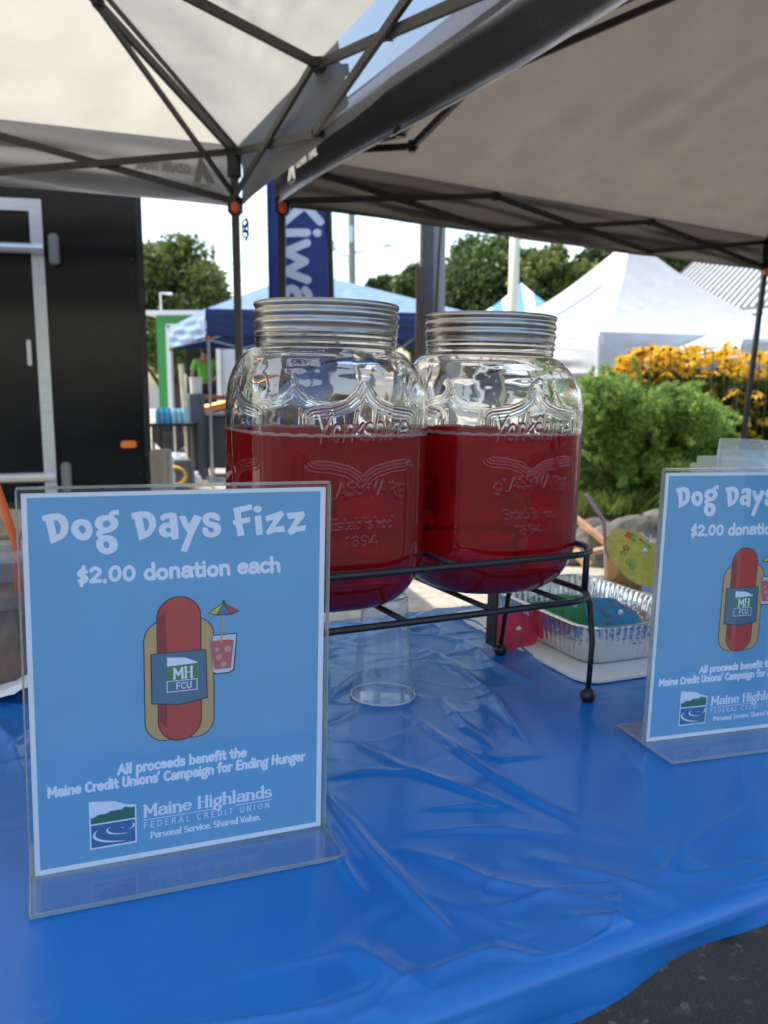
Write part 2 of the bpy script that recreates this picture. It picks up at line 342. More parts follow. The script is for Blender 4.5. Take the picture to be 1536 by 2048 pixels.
def canopy(name, label, A, B, D, zb, ze, zp, mr, mv, bar_m, leg_m=None, N=3, bars=True, val_mats=None, sag=.05, group=None, legs=4, vent=None, hub=True, wig=.012, legr=.014, cat='canopy tent', peak_sharp=1., legtilt=None):
    """A corner, B along the first side, D along the second; C opposite. zb valance bottom, ze eave, zp peak"""
    A, B, D = (Vector((p[0], p[1], 0)) for p in (A, B, D)); Cc = B+D-A; ctr = (A+Cc)/2; cs = [A, B, Cc, D]
    t = thing(name, label, cat, loc=A, group=group); inv = -A
    L = lambda p, z: Vector((p.x, p.y, z))+inv
    for k in range(4):
        p, q = cs[k], cs[(k+1) % 4]; n = 64 if bars else 28
        V = []; Fc = []; idx = {}
        for i in range(n+1):
            for j in range(n+1-i):
                a, b = i/n, j/n; c = 1-a-b                                       # a -> peak, b -> q, c -> p
                h = a**peak_sharp
                pos = L(p, 0)*c+L(q, 0)*b+L(ctr, 0)*a; z = ze+(zp-ze)*h
                s = 4*b*c*(1-a)**0*sag*4*a*(1-a) + .012*math.sin(9*a+5*b+k)*4*b*c*min(1, 6*a)
                if bars: s += 1.9*min(1, 6*a)*(.006*abs(math.sin(23*b+9*a+3*math.sin(7*a+k)))*min(1, 9*b*c)+.005*math.sin(41*c+17*a+4*math.sin(11*b))*min(1, 12*b*c)+.008*abs(math.sin(34*a/(b+.25)+k))*math.exp(-((a-.12)/.18)**2)*min(1, 9*b*c))
                idx[(i, j)] = len(V); V.append((pos.x, pos.y, z-s))
        for i in range(n):
            for j in range(n-i):
                Fc.append((idx[(i, j)], idx[(i, j+1)], idx[(i+1, j)]))
                if j < n-i-1: Fc.append((idx[(i, j+1)], idx[(i+1, j+1)], idx[(i+1, j)]))
        obj('roof_panel', mesh('roof_panel', V, Fc, mr, True), t)
        m = val_mats[k] if val_mats else mv
        out = Vector(((q-p).y, -(q-p).x, 0)).normalized(); out = out if out.dot(p+q-2*ctr) > 0 else -out
        def vf(U_, V_, p=p, q=q, out=out, k=k):
            x = p.x+(q.x-p.x)*U_-A.x; y = p.y+(q.y-p.y)*U_-A.y; e = 4*U_*(1-U_)
            w = wig*np.minimum(1, e*2)*(np.sin(V_*9+U_*7+k)+.8*np.sin(V_*17-U_*11+2*k)+.7*smooth_noise(U_*3, V_*.6, 40+k, 6, 1, 5)*2)+.012*np.sin(V_*np.pi)
            w = w*np.minimum(1, V_*3)
            if val_mats and k == 3 and wig > .02: w = .032*np.sin(np.pi*np.clip(V_/.62, 0, 1))*np.minimum(1, e*3)+.012*np.sin(V_*9+U_*5)*e-.01*np.sin(np.pi*np.clip((V_-.62)/.38, 0, 1))+.006*smooth_noise(U_*3, V_*.8, 9, 7, 1, 6)*e
            z = ze-(ze-zb)*V_+(.012*np.sin(U_*np.pi*3*1.0))*V_*.6
            w = w+.006*np.minimum(1, V_*6); return np.stack([x+out.x*w, y+out.y*w, z+.004*(V_ < .01)], -1)
        P, Q = grid(90, 22, vf); me = nmesh('valance', P, Q, m, True)
        if vent and vent[0] == k:
            me.materials.append(M_vent); u = np.repeat(np.linspace(0, 1, 90)[:-1], 21); v = np.tile(np.linspace(0, 1, 22)[:-1], 89)
            me.polygons.foreach_set('material_index', ((u > vent[1]) & (v < .9)).astype(np.int32))
        obj('valance', me, t)
    inn = lambda p: p+(ctr-p).normalized()*.028
    zt = ze-.03; zl = zb+.015
    for k in range(4):
        p, q = inn(cs[k]), inn(cs[(k+1) % 4])
        if bars:
            for s in range(N):
                a, b = p.lerp(q, s/N), p.lerp(q, (s+1)/N); off = (ctr-(p+q)/2).normalized()*.014
                MB().bar(L(a, zt), L(b, zl), .012, .024).part('truss_bar', bar_m, t)
                MB().bar(L(a, zl)+off, L(b, zt)+off, .012, .024).part('truss_bar', bar_m, t)
                mid = L((a+b)/2, (zt+zl)/2); MB().box(mid, (.03, .03, .03), bev=.006).part('joint', M_black, t)
                if s:
                    MB().box(L(a, zt), (.045, .045, .035), bev=.008).part('joint', M_black, t); MB().box(L(a, zl), (.04, .04, .03), bev=.008).part('joint', M_black, t)
        if k < legs:
            pl = inn(cs[k]); tl = (legtilt or {}).get(k, (0, 0)); foot = Vector((pl.x+tl[0], pl.y+tl[1], 0))
            lg = MB().bar(L(foot, .0), L(pl, zt), legr*2).part('leg', leg_m or bar_m, t)
            if bars:
                MB().box(L(pl, ze-.07), (.05, .05, .12), bev=.008).part('corner_bracket', M_black, t)
                MB().box(L(pl, zb+.0), (.055, .055, .07), bev=.008).part('slider_bracket', M_black, t)
                d = (Vector((0, 0, 0))-pl).normalized(); MB().box(L(pl, zb-.012)+Vector((d.x, d.y, 0))*.032, (.03, .03, .04), bev=.006).part('release_button', M_orange, t)
            MB().box(L(foot, .006), (.08, .08, .012), bev=.003).part('foot_plate', M_alu, lg)
    if bars and hub is not None:
        hb = L(ctr, ze+.22 if hub else zp-.1)
        for k in range(4):
            MB().bar(L(cs[k], ze-.012), L(ctr, zp-.012), .022, .002).part('roof_seam', mv, t)
            pl = inn(cs[k]); top = L(ctr, zp-.06); a = L(pl, zt); mid = a.lerp(top, .36)-Vector((0, 0, .012))
            MB().bar(a, mid, .016, .026).part('rafter', bar_m, t); MB().bar(mid, top, .016, .026).part('rafter', bar_m, t)
            if hub or k: MB().bar(L(pl, zl+.02), mid-Vector((0, 0, .01)), .012, .018).part('strut', bar_m, t); MB().box(mid, (.035, .035, .035), bev=.008).part('joint', M_black, t)
            p, q = inn(cs[k]), inn(cs[(k+1) % 4])
            if hub: MB().bar(L(p.lerp(q, 1/N), zt), hb, .014, .024).part('truss_bar', bar_m, t)
        MB().bar(hb, L(ctr, zp-.03), .03).part('centre_post', bar_m, t)
    return t, L
HC = .70
zb = ZC+HC
P1 = at_z(552, 412, zb); P2 = at_z(1532, 542, zb); P3 = at_z(1262, -8, zb)
e2 = (P3-P1).normalized(); e2.z = 0; P3 = P1+e2*3.15
T1C = at_z(478, 414, zb); v1 = (at_z(665, 268, zb)-T1C).normalized(); u1 = Vector((-abs(v1.y), -v1.x, 0))
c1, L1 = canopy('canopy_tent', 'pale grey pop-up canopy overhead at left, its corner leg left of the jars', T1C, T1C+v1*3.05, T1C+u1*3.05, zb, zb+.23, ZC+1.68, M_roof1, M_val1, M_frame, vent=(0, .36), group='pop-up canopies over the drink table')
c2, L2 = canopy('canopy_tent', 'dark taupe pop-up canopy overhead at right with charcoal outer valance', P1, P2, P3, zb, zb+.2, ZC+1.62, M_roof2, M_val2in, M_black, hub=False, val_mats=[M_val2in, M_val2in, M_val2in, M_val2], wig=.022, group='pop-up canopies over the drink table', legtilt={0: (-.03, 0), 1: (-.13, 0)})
_j1 = at_y(824, 293, 2.95)-c2.location; _j2 = at_y(965, 150, 2.62)-c2.location; _j0 = at_y(600, 305, 3.42)-c2.location
MB().bar(_j0, _j1, .014, .022).part('strut', M_black, c2); MB().bar(_j1, _j2, .014, .022).part('strut', M_black, c2); MB().box(_j1, (.04, .04, .035), bev=.008).part('joint', M_black, c2); MB().box(_j2, (.04, .04, .035), bev=.008).part('joint', M_black, c2)
# small triangular emblem and faint words printed on the valances
G.update({'O': (.74, [arc(.37, .48, .27, .45, 0, 360, 16)]), 'Z': (.62, [[(.1, .94), (.54, .94), (.08, .04), (.56, .04)]]), 'T': (.6, [[(.04, .95), (.56, .95)], [(.3, .95), (.3, 0)]]), 'I': (.28, [[(.14, .96), (.14, 0)]]), 'N': (.72, [[(.13, 0), (.13, .96), (.57, .02), (.57, .96)]])})
def mark(parent, origin, dx, up, out, m, mirror=1):
    polys = [[(0, 0), (.05, .095), (.062, .095), (.085, 0), (.06, 0), (.05, .03), (.03, 0)], [(.02, -.012), (.085, -.012), (.087, -.004), (.02, -.004)]]
    polys += [seg_poly(s) for s in text_segs('OZARK TRAIL', .095, .03, .032, t=.2)]
    pl = lambda x, y: tuple(origin+dx*(x*mirror)+up*y+out*.004)
    obj('valance_logo', print_mesh('valance_logo', polys, m, pl, .002), parent)
up = Vector((0, 0, 1))
dN = (P3-P1).normalized(); outN = Vector((dN.y, -dN.x, 0)); outN = outN if outN.dot(Vector((-P1.x, -P1.y, 0))) > 0 else -outN
mark(c2, dN*.27+up*(zb+.028)+outN*.042, dN, up, outN, M_ink)
dF = u1.normalized(); inF = Vector((dF.y, -dF.x, 0)); inF = inF if inF.dot(Vector((-T1C.x, -T1C.y, 0))) > 0 else -inF
mark(c1, dF*.1+up*(zb+.07)+inF*.035, dF, up, inF, M_inkd)
# the velcro-less grey reinforcement patch at the first mid joint
nd = v1*1.0; MB().box(nd+up*(zb+.2)-Vector((v1.y, -v1.x, 0))*.03, (.1, .09, .003), ).part('reinforcement_patch', M_val1, c1)
# blue cord tied to the corner leg
cord = MB(); base = at_y(492, 436, T1C.y-.02)
pts = [base+Vector((.006*math.sin(i*1.3), 0, -.011*i)) for i in range(9)]; cord.tube(pts, .0045, 6)
for k in range(3): cord.tube([base+Vector((.012*math.cos(a)-.004, .004, -.02-.02*k+.014*math.sin(a))) for a in np.linspace(0, 6.28, 10)], .0035, 6)
o = cord.part('blue_cord', mat('royal_blue_cord', (.01, .05, .35), .6)); tag(o, 'short royal blue cord knotted round the pale canopy corner leg', 'cord')

# ------------------------------------------------------------------ black trailer
M_tr = mat('black_trailer_skin', (.004, .0042, .0045), .16, noise=.2, nscale=2, bump=.004, bscale=1.6, spec=.35)
tr = thing('cargo_trailer', 'glossy black enclosed trailer with silver framed door, far left', 'trailer', loc=(-1.165, 4.25, 0))
tyaw = math.radians(195.8)     # local +x runs along the face to the left
tr.rotation_euler = (0, 0, tyaw)
RT = lambda x, y, z: (x, y, z)
MB().box((2.0, -2.0, 1.4), (4.0, 4.0, 2.4), bev=.03).part('body', M_tr, tr)
MB().box((.014, .012, 1.5), (.03, .02, 2.2)).part('corner_trim', mat('black_trim', (.006, .006, .006), .3), tr)
rv = MB()
for k in range(26): rv.sphere((.055, .003, .5+k*.08), .006, 8)
rv.part('rivet_row', M_black, tr)['kind'] = 'stuff'
fx = .475
MB().box((fx, .014, 1.02), (.055, .022, 1.86)).part('door_frame', M_alu, tr)
MB().box((fx+.61, .014, 1.9225), (1.165, .022, .055)).part('door_frame', M_alu, tr)
MB().box((fx+1.22, .014, 1.02), (.055, .022, 1.86)).part('door_frame', M_alu, tr)
for z in (1.725, .66):
    lb = MB().tube([(fx+1.2, .045, z), (fx-.03, .045, z)], .024, 10).part('latch_bar', M_alu, tr)
    MB().box((fx-.075, .035, z), (.045, .06, .14), bev=.008).part('hinge_bracket', mat('galvanised_bracket', (.22, .23, .23), .45, .6), lb)
    MB().sphere((fx+.33, .068, z+.004), .012, 8).part('bolt', M_alu, lb)
MB().box((.105, .014, .81), (.075, .028, .035), bev=.006).part('marker_light', mat('amber_lens', (.9, .22, .02), .25), tr)
MB().tube([(1.2, -.1, .33), (1.2, .06, .33)], .33, 24).part('wheel', mat('tyre_rubber', (.02, .02, .02), .8), tr)
for k, x in enumerate((1.22*1.5, 2.6)):
    MB().box((x, .006, 1.5), (.03, .006, 2.18)).part('panel_seam', M_black, tr)
for k, z in enumerate((.52, 2.5)): MB().box((2.0, .01, z), (3.95, .016, .04)).part('trim_rail', mat('dark_rail_%d' % k, (.02, .02, .02), .3), tr)
MB().box((fx+.06, .03, 1.25), (.02, .03, .12), bev=.004).part('lock_hasp', M_alu, tr)
# weathered post
po = MB().box((0, 0, .4), (.085, .09, .8), bev=.006).part('timber_post', mat('weathered_timber', (.3, .26, .23), .85, noise=.35, nscale=12, stretch=(1, 1, .15), bump=.002, bscale=40))
po.location = (-1.05, 4.0, 0); tag(po, 'short weathered grey timber post at the black trailer corner', 'post')

# ------------------------------------------------------------------ navy flag banner
fl = thing('feather_flag', 'navy feather flag with white lettering reading down, behind the left jar', 'flag', loc=at_y(600, 770, 5.2)*1)
fl.location = (at_y(600, 770, 5.2).x, 5.2, 0)
M_navy = mat('navy_flag_cloth', (.018, .035, .16), .6, noise=.1, nscale=3, bump=.01, bscale=4); add_translucent(M_navy, .25)
X0 = at_y(541, 600, 5.2).x-fl.location.x; X1 = at_y(658, 600, 5.2).x-fl.location.x; X1t = at_y(652, 420, 5.2).x-fl.location.x
def fw(x, z): return .02*math.sin(6*z+3*x)+.012*math.sin(14*x+2*z)
def ff(U_, V_):
    z = .72+V_*1.75; right = X1+(X1t-X1)*np.clip((z-1.62)/.54, 0, 2); x = X0+(right-X0)*U_
    return np.stack([x, .02*np.sin(6*z+3*x)+.012*np.sin(14*x+2*z), z], -1)
P, Q = grid(20, 60, ff); obj('banner_cloth', nmesh('banner_cloth', P, Q, M_navy, True), fl)
sg = []
kz = at_y(600, 428, 5.2).z
for (x0, y0, x1, y1, r) in text_segs('Kiwanis', 0, 0, .225, t=.21, sx=1.38): sg.append((x0, y0, x1, y1, r))
# reading downwards: text x -> -z, text y -> +x
xb = at_y(568, 500, 5.2).x-fl.location.x; z0 = at_y(600, 380, 5.2).z
obj('lettering', print_mesh('lettering', [seg_poly(s) for s in sg], mat('white_flag_print', (.62, .66, .75), .6), lambda x, y: (xb+y*1.0, fw(xb+y, z0-x)-.006, z0-x), .006), fl)
pp = [(X1+.015+(X1t-X1)*max(0, (z-1.62)/.54), 0, z) for z in np.linspace(0, 2.5, 14)]
MB().tube(pp, .018, 8).part('pole', M_black, fl); MB().box((0, 0, .015), (.5, .4, .03), bev=.01).part('base_plate', M_black, fl)
MB().box((X0+.0, .0, 1.55), (.02, .012, 1.7)).part('edge_hem', M_navy, fl)

# ------------------------------------------------------------------ food trailer, green and white
ft = thing('food_trailer', 'green and white food trailer with open serving side beyond the blue canopy', 'food trailer', loc=(at_y(300, 770, 14).x, 14, 0))
fX = lambda px: at_y(px, 770, 14).x-ft.location.x
fZ = lambda py: at_y(400, py, 14).z
M_green = mat('green_trailer_paint', (.05, .3, .06), .4, noise=.08, nscale=2); M_wt = mat('white_trailer_paint', (.6, .62, .65), .5, noise=.05, nscale=2)
MB().box(((fX(318)+fX(345))/2, 0, (fZ(632)+.5)/2+.0), (fX(345)-fX(318), .06, fZ(632)-.5)).part('green_side', M_green, ft)
MB().box(((fX(345)+fX(440))/2, 0.0, (fZ(632)+fZ(690))/2), (fX(440)-fX(345), .06, fZ(632)-fZ(690))).part('green_side', M_green, ft)
MB().box((fX(342), -.05, (fZ(652)+.6)/2), (.07, .06, fZ(652)-.6)).part('door_frame', M_white, ft)
MB().box((fX(370), -.05, fZ(652)), (.5, .06, .06)).part('door_frame', M_white, ft)
MB().box(((fX(437)+fX(720))/2, 0, (fZ(640)+.45)/2+.2), (fX(720)-fX(437), .06, fZ(640)-.85)).part('white_side', M_wt, ft)
MB().box((fX(440), -.05, 1.2), (.07, .06, 1.4)).part('door_frame', M_white, ft)
MB().box(((fX(300)+fX(720))/2, 1.0, fZ(626)), (fX(720)-fX(300), 2.2, .07)).part('roof', M_white, ft)
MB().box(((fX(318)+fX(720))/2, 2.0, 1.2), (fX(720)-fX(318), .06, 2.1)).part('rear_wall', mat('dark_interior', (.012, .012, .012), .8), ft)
MB().box(((fX(318)+fX(720))/2, 1.0, .28), (fX(720)-fX(318), 2.0, .1)).part('floor', M_black, ft)
for x in (fX(330), fX(600)): MB().tube([(x, .2, .3), (x, .42, .3)], .3, 20).part('wheel', M_black, ft)
MB().tube([(fX(318), .3, fZ(620)), (fX(318), .3, fZ(582)), (fX(342), .3, fZ(584))], .02, 6).part('roof_vent', M_alu, ft)

# person in the trailer opening
def person(loc, H, facing):
    t = thing('person', 'person in lime green shirt seen from behind inside the trailer opening', 'person', loc=loc); t.rotation_euler = (0, 0, facing)
    def skin(name, verts, edges, radii, m, parent):
        me = bpy.data.meshes.new(name); me.from_pydata([tuple(v) for v in verts], edges, []); me.materials.append(m)
        o = obj(name, me, parent); md = o.modifiers.new('skin', 'SKIN'); md.use_smooth_shade = True
        for i, r in enumerate(radii): me.skin_vertices[0].data[i].radius = (r, r*.85)
        me.skin_vertices[0].data[0].use_root = True
        o.modifiers.new('sub', 'SUBSURF').levels = 1; o.modifiers['sub'].render_levels = 2; return o
    skn = mat('skin', (.32, .17, .11), .6)
    V = [(0, 0, .93), (0, 0, 1.12), (0, 0, 1.34), (0, 0, 1.46), (0, -.02, 1.56), (0, -.02, 1.66), (.1, 0, .86), (.11, 0, .48), (.11, .02, .08), (.11, -.1, .03), (-.1, 0, .86), (-.11, 0, .48), (-.11, .02, .08), (-.11, -.1, .03),
         (.19, 0, 1.36), (.26, -.02, 1.1), (.2, -.2, .98), (.17, -.27, .97), (-.19, 0, 1.36), (-.27, -.02, 1.1), (-.2, -.2, 1.0), (-.17, -.27, .99)]
    E = [(0, 1), (1, 2), (2, 3), (3, 4), (4, 5), (0, 6), (6, 7), (7, 8), (8, 9), (0, 10), (10, 11), (11, 12), (12, 13), (2, 14), (14, 15), (15, 16), (16, 17), (2, 18), (18, 19), (19, 20), (20, 21)]
    Rr = [.13, .12, .14, .055, .09, .085, .09, .065, .045, .04, .09, .065, .045, .04, .06, .045, .035, .04, .06, .045, .035, .04]
    sc = H/1.75; V = [(a*sc, b*sc, c*sc) for a, b, c in V]; Rr = [r*sc for r in Rr]
    me_ok = skin('body', V, E, Rr, skn, t)
    sh = [(a*sc, b*sc, c*sc) for a, b, c in [(0, 0, .9), (0, 0, 1.12), (0, 0, 1.34), (.19, 0, 1.37), (.26, -.02, 1.16), (-.19, 0, 1.37), (-.26, -.02, 1.16)]]
    skin('shirt', sh, [(0, 1), (1, 2), (2, 3), (3, 4), (2, 5), (5, 6)], [.175*sc, .165*sc, .165*sc, .08*sc, .075*sc, .08*sc, .075*sc], mat('lime_shirt', (.12, .4, .04), .8), t)
    tv = [(a*sc, b*sc, c*sc) for a, b, c in [(0, 0, .92), (.1, 0, .84), (.11, 0, .48), (.11, .02, .1), (-.1, 0, .84), (-.11, 0, .48), (-.11, .02, .1)]]
    skin('trousers', tv, [(0, 1), (1, 2), (2, 3), (0, 4), (4, 5), (5, 6)], [.16*sc, .11*sc, .085*sc, .07*sc, .11*sc, .085*sc, .07*sc], mat('dark_trousers', (.02, .025, .05), .8), t)
    MB().sphere((0, .0, 1.63*sc), .105*sc, 14, (1, 1.1, 1.15)).part('hair', mat('dark_hair', (.02, .013, .01), .7), t, True)
    return t
person((at_y(412, 770, 14.9).x, 14.9, .33), 1.5, math.radians(200))

# ------------------------------------------------------------------ clutter under the blue canopy
def gx(px, y): return at_y(px, 770, y).x
M_stl = mat('grey_grill_steel', (.07, .072, .078), .45, .3, noise=.1, nscale=4)
gr = thing('barbecue_grill', 'large dark grey box grill with coppery lid under the blue canopy', 'grill', loc=(gx(470, 10.4), 10.4, 0))
MB().box((0, 0, .42), (.82, .5, .62), bev=.02).part('firebox', M_stl, gr)
MB().tube([(-.36, -.1, .8), (-.1, -.1, .86), (.36, -.1, .9)], .06, 10).part('lid_handle', mat('copper_pipe', (.55, .2, .06), .3, .9), gr)
MB().box((0, 0, .76), (.86, .52, .03), bev=.006).part('top_shelf', M_alu, gr)
MB().box((-.1, .1, .95), (.7, .3, .05), bev=.01).part('upper_rack', mat('rusty_rack', (.2, .09, .04), .6), gr)
for x in (-.34, .34):
    for y in (-.18, .18): MB().box((x, y, .06), (.05, .05, .12)).part('leg', M_black, gr)
sm = thing('upright_smoker', 'tall slim slate grey cabinet with a pale bucket on top', 'smoker', loc=(gx(394, 10), 10, 0))
MB().box((0, 0, .5), (.13, .2, 1.0), bev=.01).part('cabinet', mat('slate_cabinet', (.085, .09, .11), .5), sm)
MB().box((-.09, 0, .5), (.05, .16, 1.0), bev=.006).part('side_panel', mat('pale_side_panel', (.4, .42, .42), .5), sm)
bk = MB().lathe([(0, 0), (.065, 0), (.075, .17), (.08, .175), (.08, .19), (.07, .19), (.062, .02)], 20).part('bucket', mat('pale_bucket', (.6, .58, .53), .6)); bk.location = (gx(392, 10), 10, 1.0)
tag(bk, 'small pale bucket standing on the slim slate cabinet', 'bucket')
ps = MB().tube([(0, 0, 0), (-.06, 0, 1.33)], .028, 8).part('cream_post', mat('cream_timber', (.66, .6, .42), .7, noise=.2, nscale=20)); ps.location = (gx(374, 9.6), 9.6, 0)
tag(ps, 'thin cream coloured upright post left of the slate cabinet', 'post')
def bag(px, y, s, label, seed):
    r = random.Random(seed); m = MB(); bm = bmesh.new(); bmesh.ops.create_icosphere(bm, subdivisions=3, radius=1)
    for v in bm.verts:
        c = v.co; k = 1+.16*math.sin(5*c.x+seed)*math.sin(6*c.y+2*seed)+.12*math.sin(9*c.z+4*c.x+seed); c *= k; c.z = max(c.z, -.8); v.co = Vector((c.x*s[0], c.y*s[1], (c.z+.8)*s[2]))
    bm.verts.index_update(); m.add([v.co for v in bm.verts], [[v.index for v in f.verts] for f in bm.faces]); bm.free()
    o = m.part('rubbish_bag', M_bag, smooth=False); o.location = (gx(px, y), y, 0); tag(o, label, 'bag', 'white bags heaped under the blue canopy')
M_bag = mat('white_bag_plastic', (.72, .72, .7), .35, bump=.01, bscale=20)
bag(352, 9.2, (.11, .12, .21), 'tall rounded white bag left of the cream post', 2)
bag(333, 8.9, (.07, .1, .2), 'crumpled white bag nearest the black trailer edge', 5)
bag(386, 9.3, (.05, .06, .09), 'small white bag at the foot of the cream post', 9)
hs = MB()
for k in range(3): hs.tube([(.10*math.cos(a)*(1+.1*k), -.02*k, .19+.09*math.sin(a)) for a in np.linspace(0, 6.2, 18)], .013, 6)
hs.tube([(.1, 0, .1), (.2, -.05, .06), (.32, -.02, .12), (.4, 0, .05)], .012, 6)
o = hs.part('garden_hose', mat('yellow_hose', (.62, .36, .04), .5)); o.location = (gx(344, 8.6), 8.6, 0); tag(o, 'yellow hose coil lying before the white bags', 'hose')
st = thing('side_table', 'low black side table behind the white bags', 'table', loc=(gx(346, 9.7), 9.7, 0))
MB().box((0, 0, .66), (.46, .4, .03), bev=.004).part('table_top', M_black, st)
for a in (-.2, .2):
    for b in (-.17, .17): MB().box((a, b, .325), (.025, .025, .65)).part('leg', M_black, st)
for i, (dx, c, lb) in enumerate(((-.12, (.05, .3, .5), 'blue wrapped pack of bottles on the low black table, left'), (.07, (.25, .5, .62), 'pale teal wrapped pack on the low black table, right'))):
    pk = MB()
    for a in range(3):
        for b in range(2): pk.tube([(dx+(a-1)*.058, (b-.5)*.06, 0), (dx+(a-1)*.058, (b-.5)*.06, .13), (dx+(a-1)*.058, (b-.5)*.06, .17)], [.028, .028, .012], 8)
    o = pk.part('bottle_pack', mat('pack_wrap_%d' % i, c, .25)); o.location = (gx(346, 9.6), 9.6, .675); tag(o, lb, 'bottles', 'drink packs on the black side table')
o = MB().box((0, 0, .16), (.2, .18, .32), bev=.02).part('storage_bin', mat('dark_grey_bin', (.09, .09, .095), .6)); o.location = (gx(352, 8.75), 8.95, 0); tag(o, 'dark grey storage bin below the yellow hose', 'bin')

# ------------------------------------------------------------------ blue canopy, beyond
M_blueR = fabric('blue_canopy_roof', (.2, .32, .52), .45, .25, bump=.03, bscale=3, spec=.7); M_blueV = fabric('navy_canopy_valance', (.022, .04, .12), .6, .05, bump=.01)
bA = at_y(412, 622, 9.6); bA.z = 0
canopy('canopy_tent', 'blue canopy with navy valance standing beyond the left jar', (bA.x, bA.y), (bA.x+3.05, bA.y+.7), (at_y(343, 770, 12.8).x, 12.8), 1.63, 1.93, 2.58, M_blueR, M_blueV, M_alu, leg_m=M_alu, N=3, val_mats=[M_blueV, M_blueV, M_blueV, M_blueR], group='canopies across the yard', wig=.01, sag=.03)
# ------------------------------------------------------------------ white peak tents and others
M_wtent = fabric('white_vinyl_tent', (.5, .51, .52), .5, .2, bump=.02, bscale=3)
M_wval = fabric('white_vinyl_valance', (.55, .56, .58), .5, .12, bump=.02, bscale=2)
wA = at_y(1200, 664, 9.5)
canopy('peak_tent', 'white high peak tent above the green bush', (wA.x, 9.5), (wA.x+4*.92, 9.5+4*.4), (wA.x-4*.4, 9.5+4*.92), 1.23, wA.z, 3.12, M_wtent, M_wval, M_alu, leg_m=M_white, bars=False, group='canopies across the yard', peak_sharp=1.7, sag=.02, wig=.01, legr=.03, cat='tent')
wB = at_y(1486, 679, 8.2)
canopy('canopy_tent', 'low pale blue-white canopy behind the yellow flowers', (wB.x, 8.2), (wB.x+3.3, 8.5), (wB.x-.05, 10.9), 1.36, wB.z, 2.15, fabric('pale_blue_canopy', (.5, .57, .65), .45, .25, bump=.02, bscale=3), M_wval, M_alu, leg_m=M_white, bars=False, group='canopies across the yard', sag=.03, cat='canopy tent')
M_bw = mat('blue_white_stripes', (.75, .78, .8), .5)
_n = M_bw.node_tree; _w = _n.nodes.new('ShaderNodeTexWave'); _w.wave_type = 'BANDS'; _w.inputs['Scale'].default_value = .75; _tc = _n.nodes.new('ShaderNodeTexCoord'); _n.links.new(_tc.outputs['Object'], _w.inputs[0])
_c = _n.nodes.new('ShaderNodeValToRGB'); _c.color_ramp.interpolation = 'CONSTANT'; _c.color_ramp.elements[0].color = (.1, .3, .6, 1); _c.color_ramp.elements[1].position = .5; _c.color_ramp.elements[1].color = (.78, .8, .82, 1)
_n.links.new(_w.outputs[1], _c.inputs[0]); _n.links.new(_c.outputs[0], _n.nodes['Principled BSDF'].inputs['Base Color'])
wC = at_y(955, 628, 17)
canopy('peak_tent', 'small blue and white striped peak tent behind the cream pole', (wC.x, 17), (wC.x+1.7, 16.8), (wC.x+.2, 18.6), 2.1, wC.z, 3.15, M_bw, M_wval, M_alu, leg_m=M_white, bars=False, group='canopies across the yard', peak_sharp=1.3, sag=.02, legr=.03, cat='tent')
# ------------------------------------------------------------------ poles, wires, roof
MB_ = MB(); pc = at_y(1024, 770, 12)
o = MB_.tube([(0, 0, 0), (.02, 0, 4.2)], .07, 12).part('flag_pole', mat('cream_painted_pole', (.62, .6, .45), .5), smooth=True); o.location = (pc.x-.02, 12, 0); tag(o, 'cream painted pole rising behind the right jar lid', 'pole')
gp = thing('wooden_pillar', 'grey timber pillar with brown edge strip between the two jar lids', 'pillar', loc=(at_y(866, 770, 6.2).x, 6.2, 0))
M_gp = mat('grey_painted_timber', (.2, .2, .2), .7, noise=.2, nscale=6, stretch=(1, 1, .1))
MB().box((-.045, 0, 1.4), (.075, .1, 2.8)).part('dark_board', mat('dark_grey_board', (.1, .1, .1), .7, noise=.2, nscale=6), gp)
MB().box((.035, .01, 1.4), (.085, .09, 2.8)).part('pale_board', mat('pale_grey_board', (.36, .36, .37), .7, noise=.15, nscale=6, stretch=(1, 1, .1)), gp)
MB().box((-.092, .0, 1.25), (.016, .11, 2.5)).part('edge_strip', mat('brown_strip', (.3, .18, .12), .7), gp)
MB().tube([(.07, -.06, 2.6), (.03, -.06, 2.0), (.01, -.06, 1.5)], .008, 6).part('cable', M_black, gp)
o = MB().box((0, 0, .95), (.05, .06, 1.9), bev=.006).part('brown_post', mat('dark_brown_post', (.1, .06, .045), .7)); o.location = (at_y(838, 770, 6.0).x, 6.0, 0); tag(o, 'dark brown post just left of the grey pillar', 'post')
up_ = thing('utility_pole', 'distant grey utility pole carrying street lamp arms and wires', 'utility pole', loc=(at_y(707, 770, 26).x, 26, 0))
M_wood = mat('pole_timber', (.25, .24, .21), .8)
MB().tube([(0, 0, 0), (-.05, 0, 8.5)], [.12, .09], 8).part('pole', M_wood, up_)
zz = lambda py: at_y(707, py, 26).z
MB().tube([(0, 0, zz(507)), (.4, 0, zz(500)), (1.0, 0, zz(492))], .03, 6).part('lamp_arm', M_alu, up_); MB().box((1.05, 0, zz(491)), (.25, .12, .07), bev=.02).part('lamp_head', M_alu, up_)
MB().tube([(0, 0, zz(515)), (-.3, 0, zz(510)), (-.55, 0, zz(495))], .03, 6).part('lamp_arm', M_alu, up_); MB().box((-.58, 0, zz(492)), (.1, .1, .3), bev=.02).part('lamp_head', M_alu, up_)
MB().box((-.05, -.1, zz(470)), (.14, .14, .5), bev=.03).part('transformer', M_alu, up_)
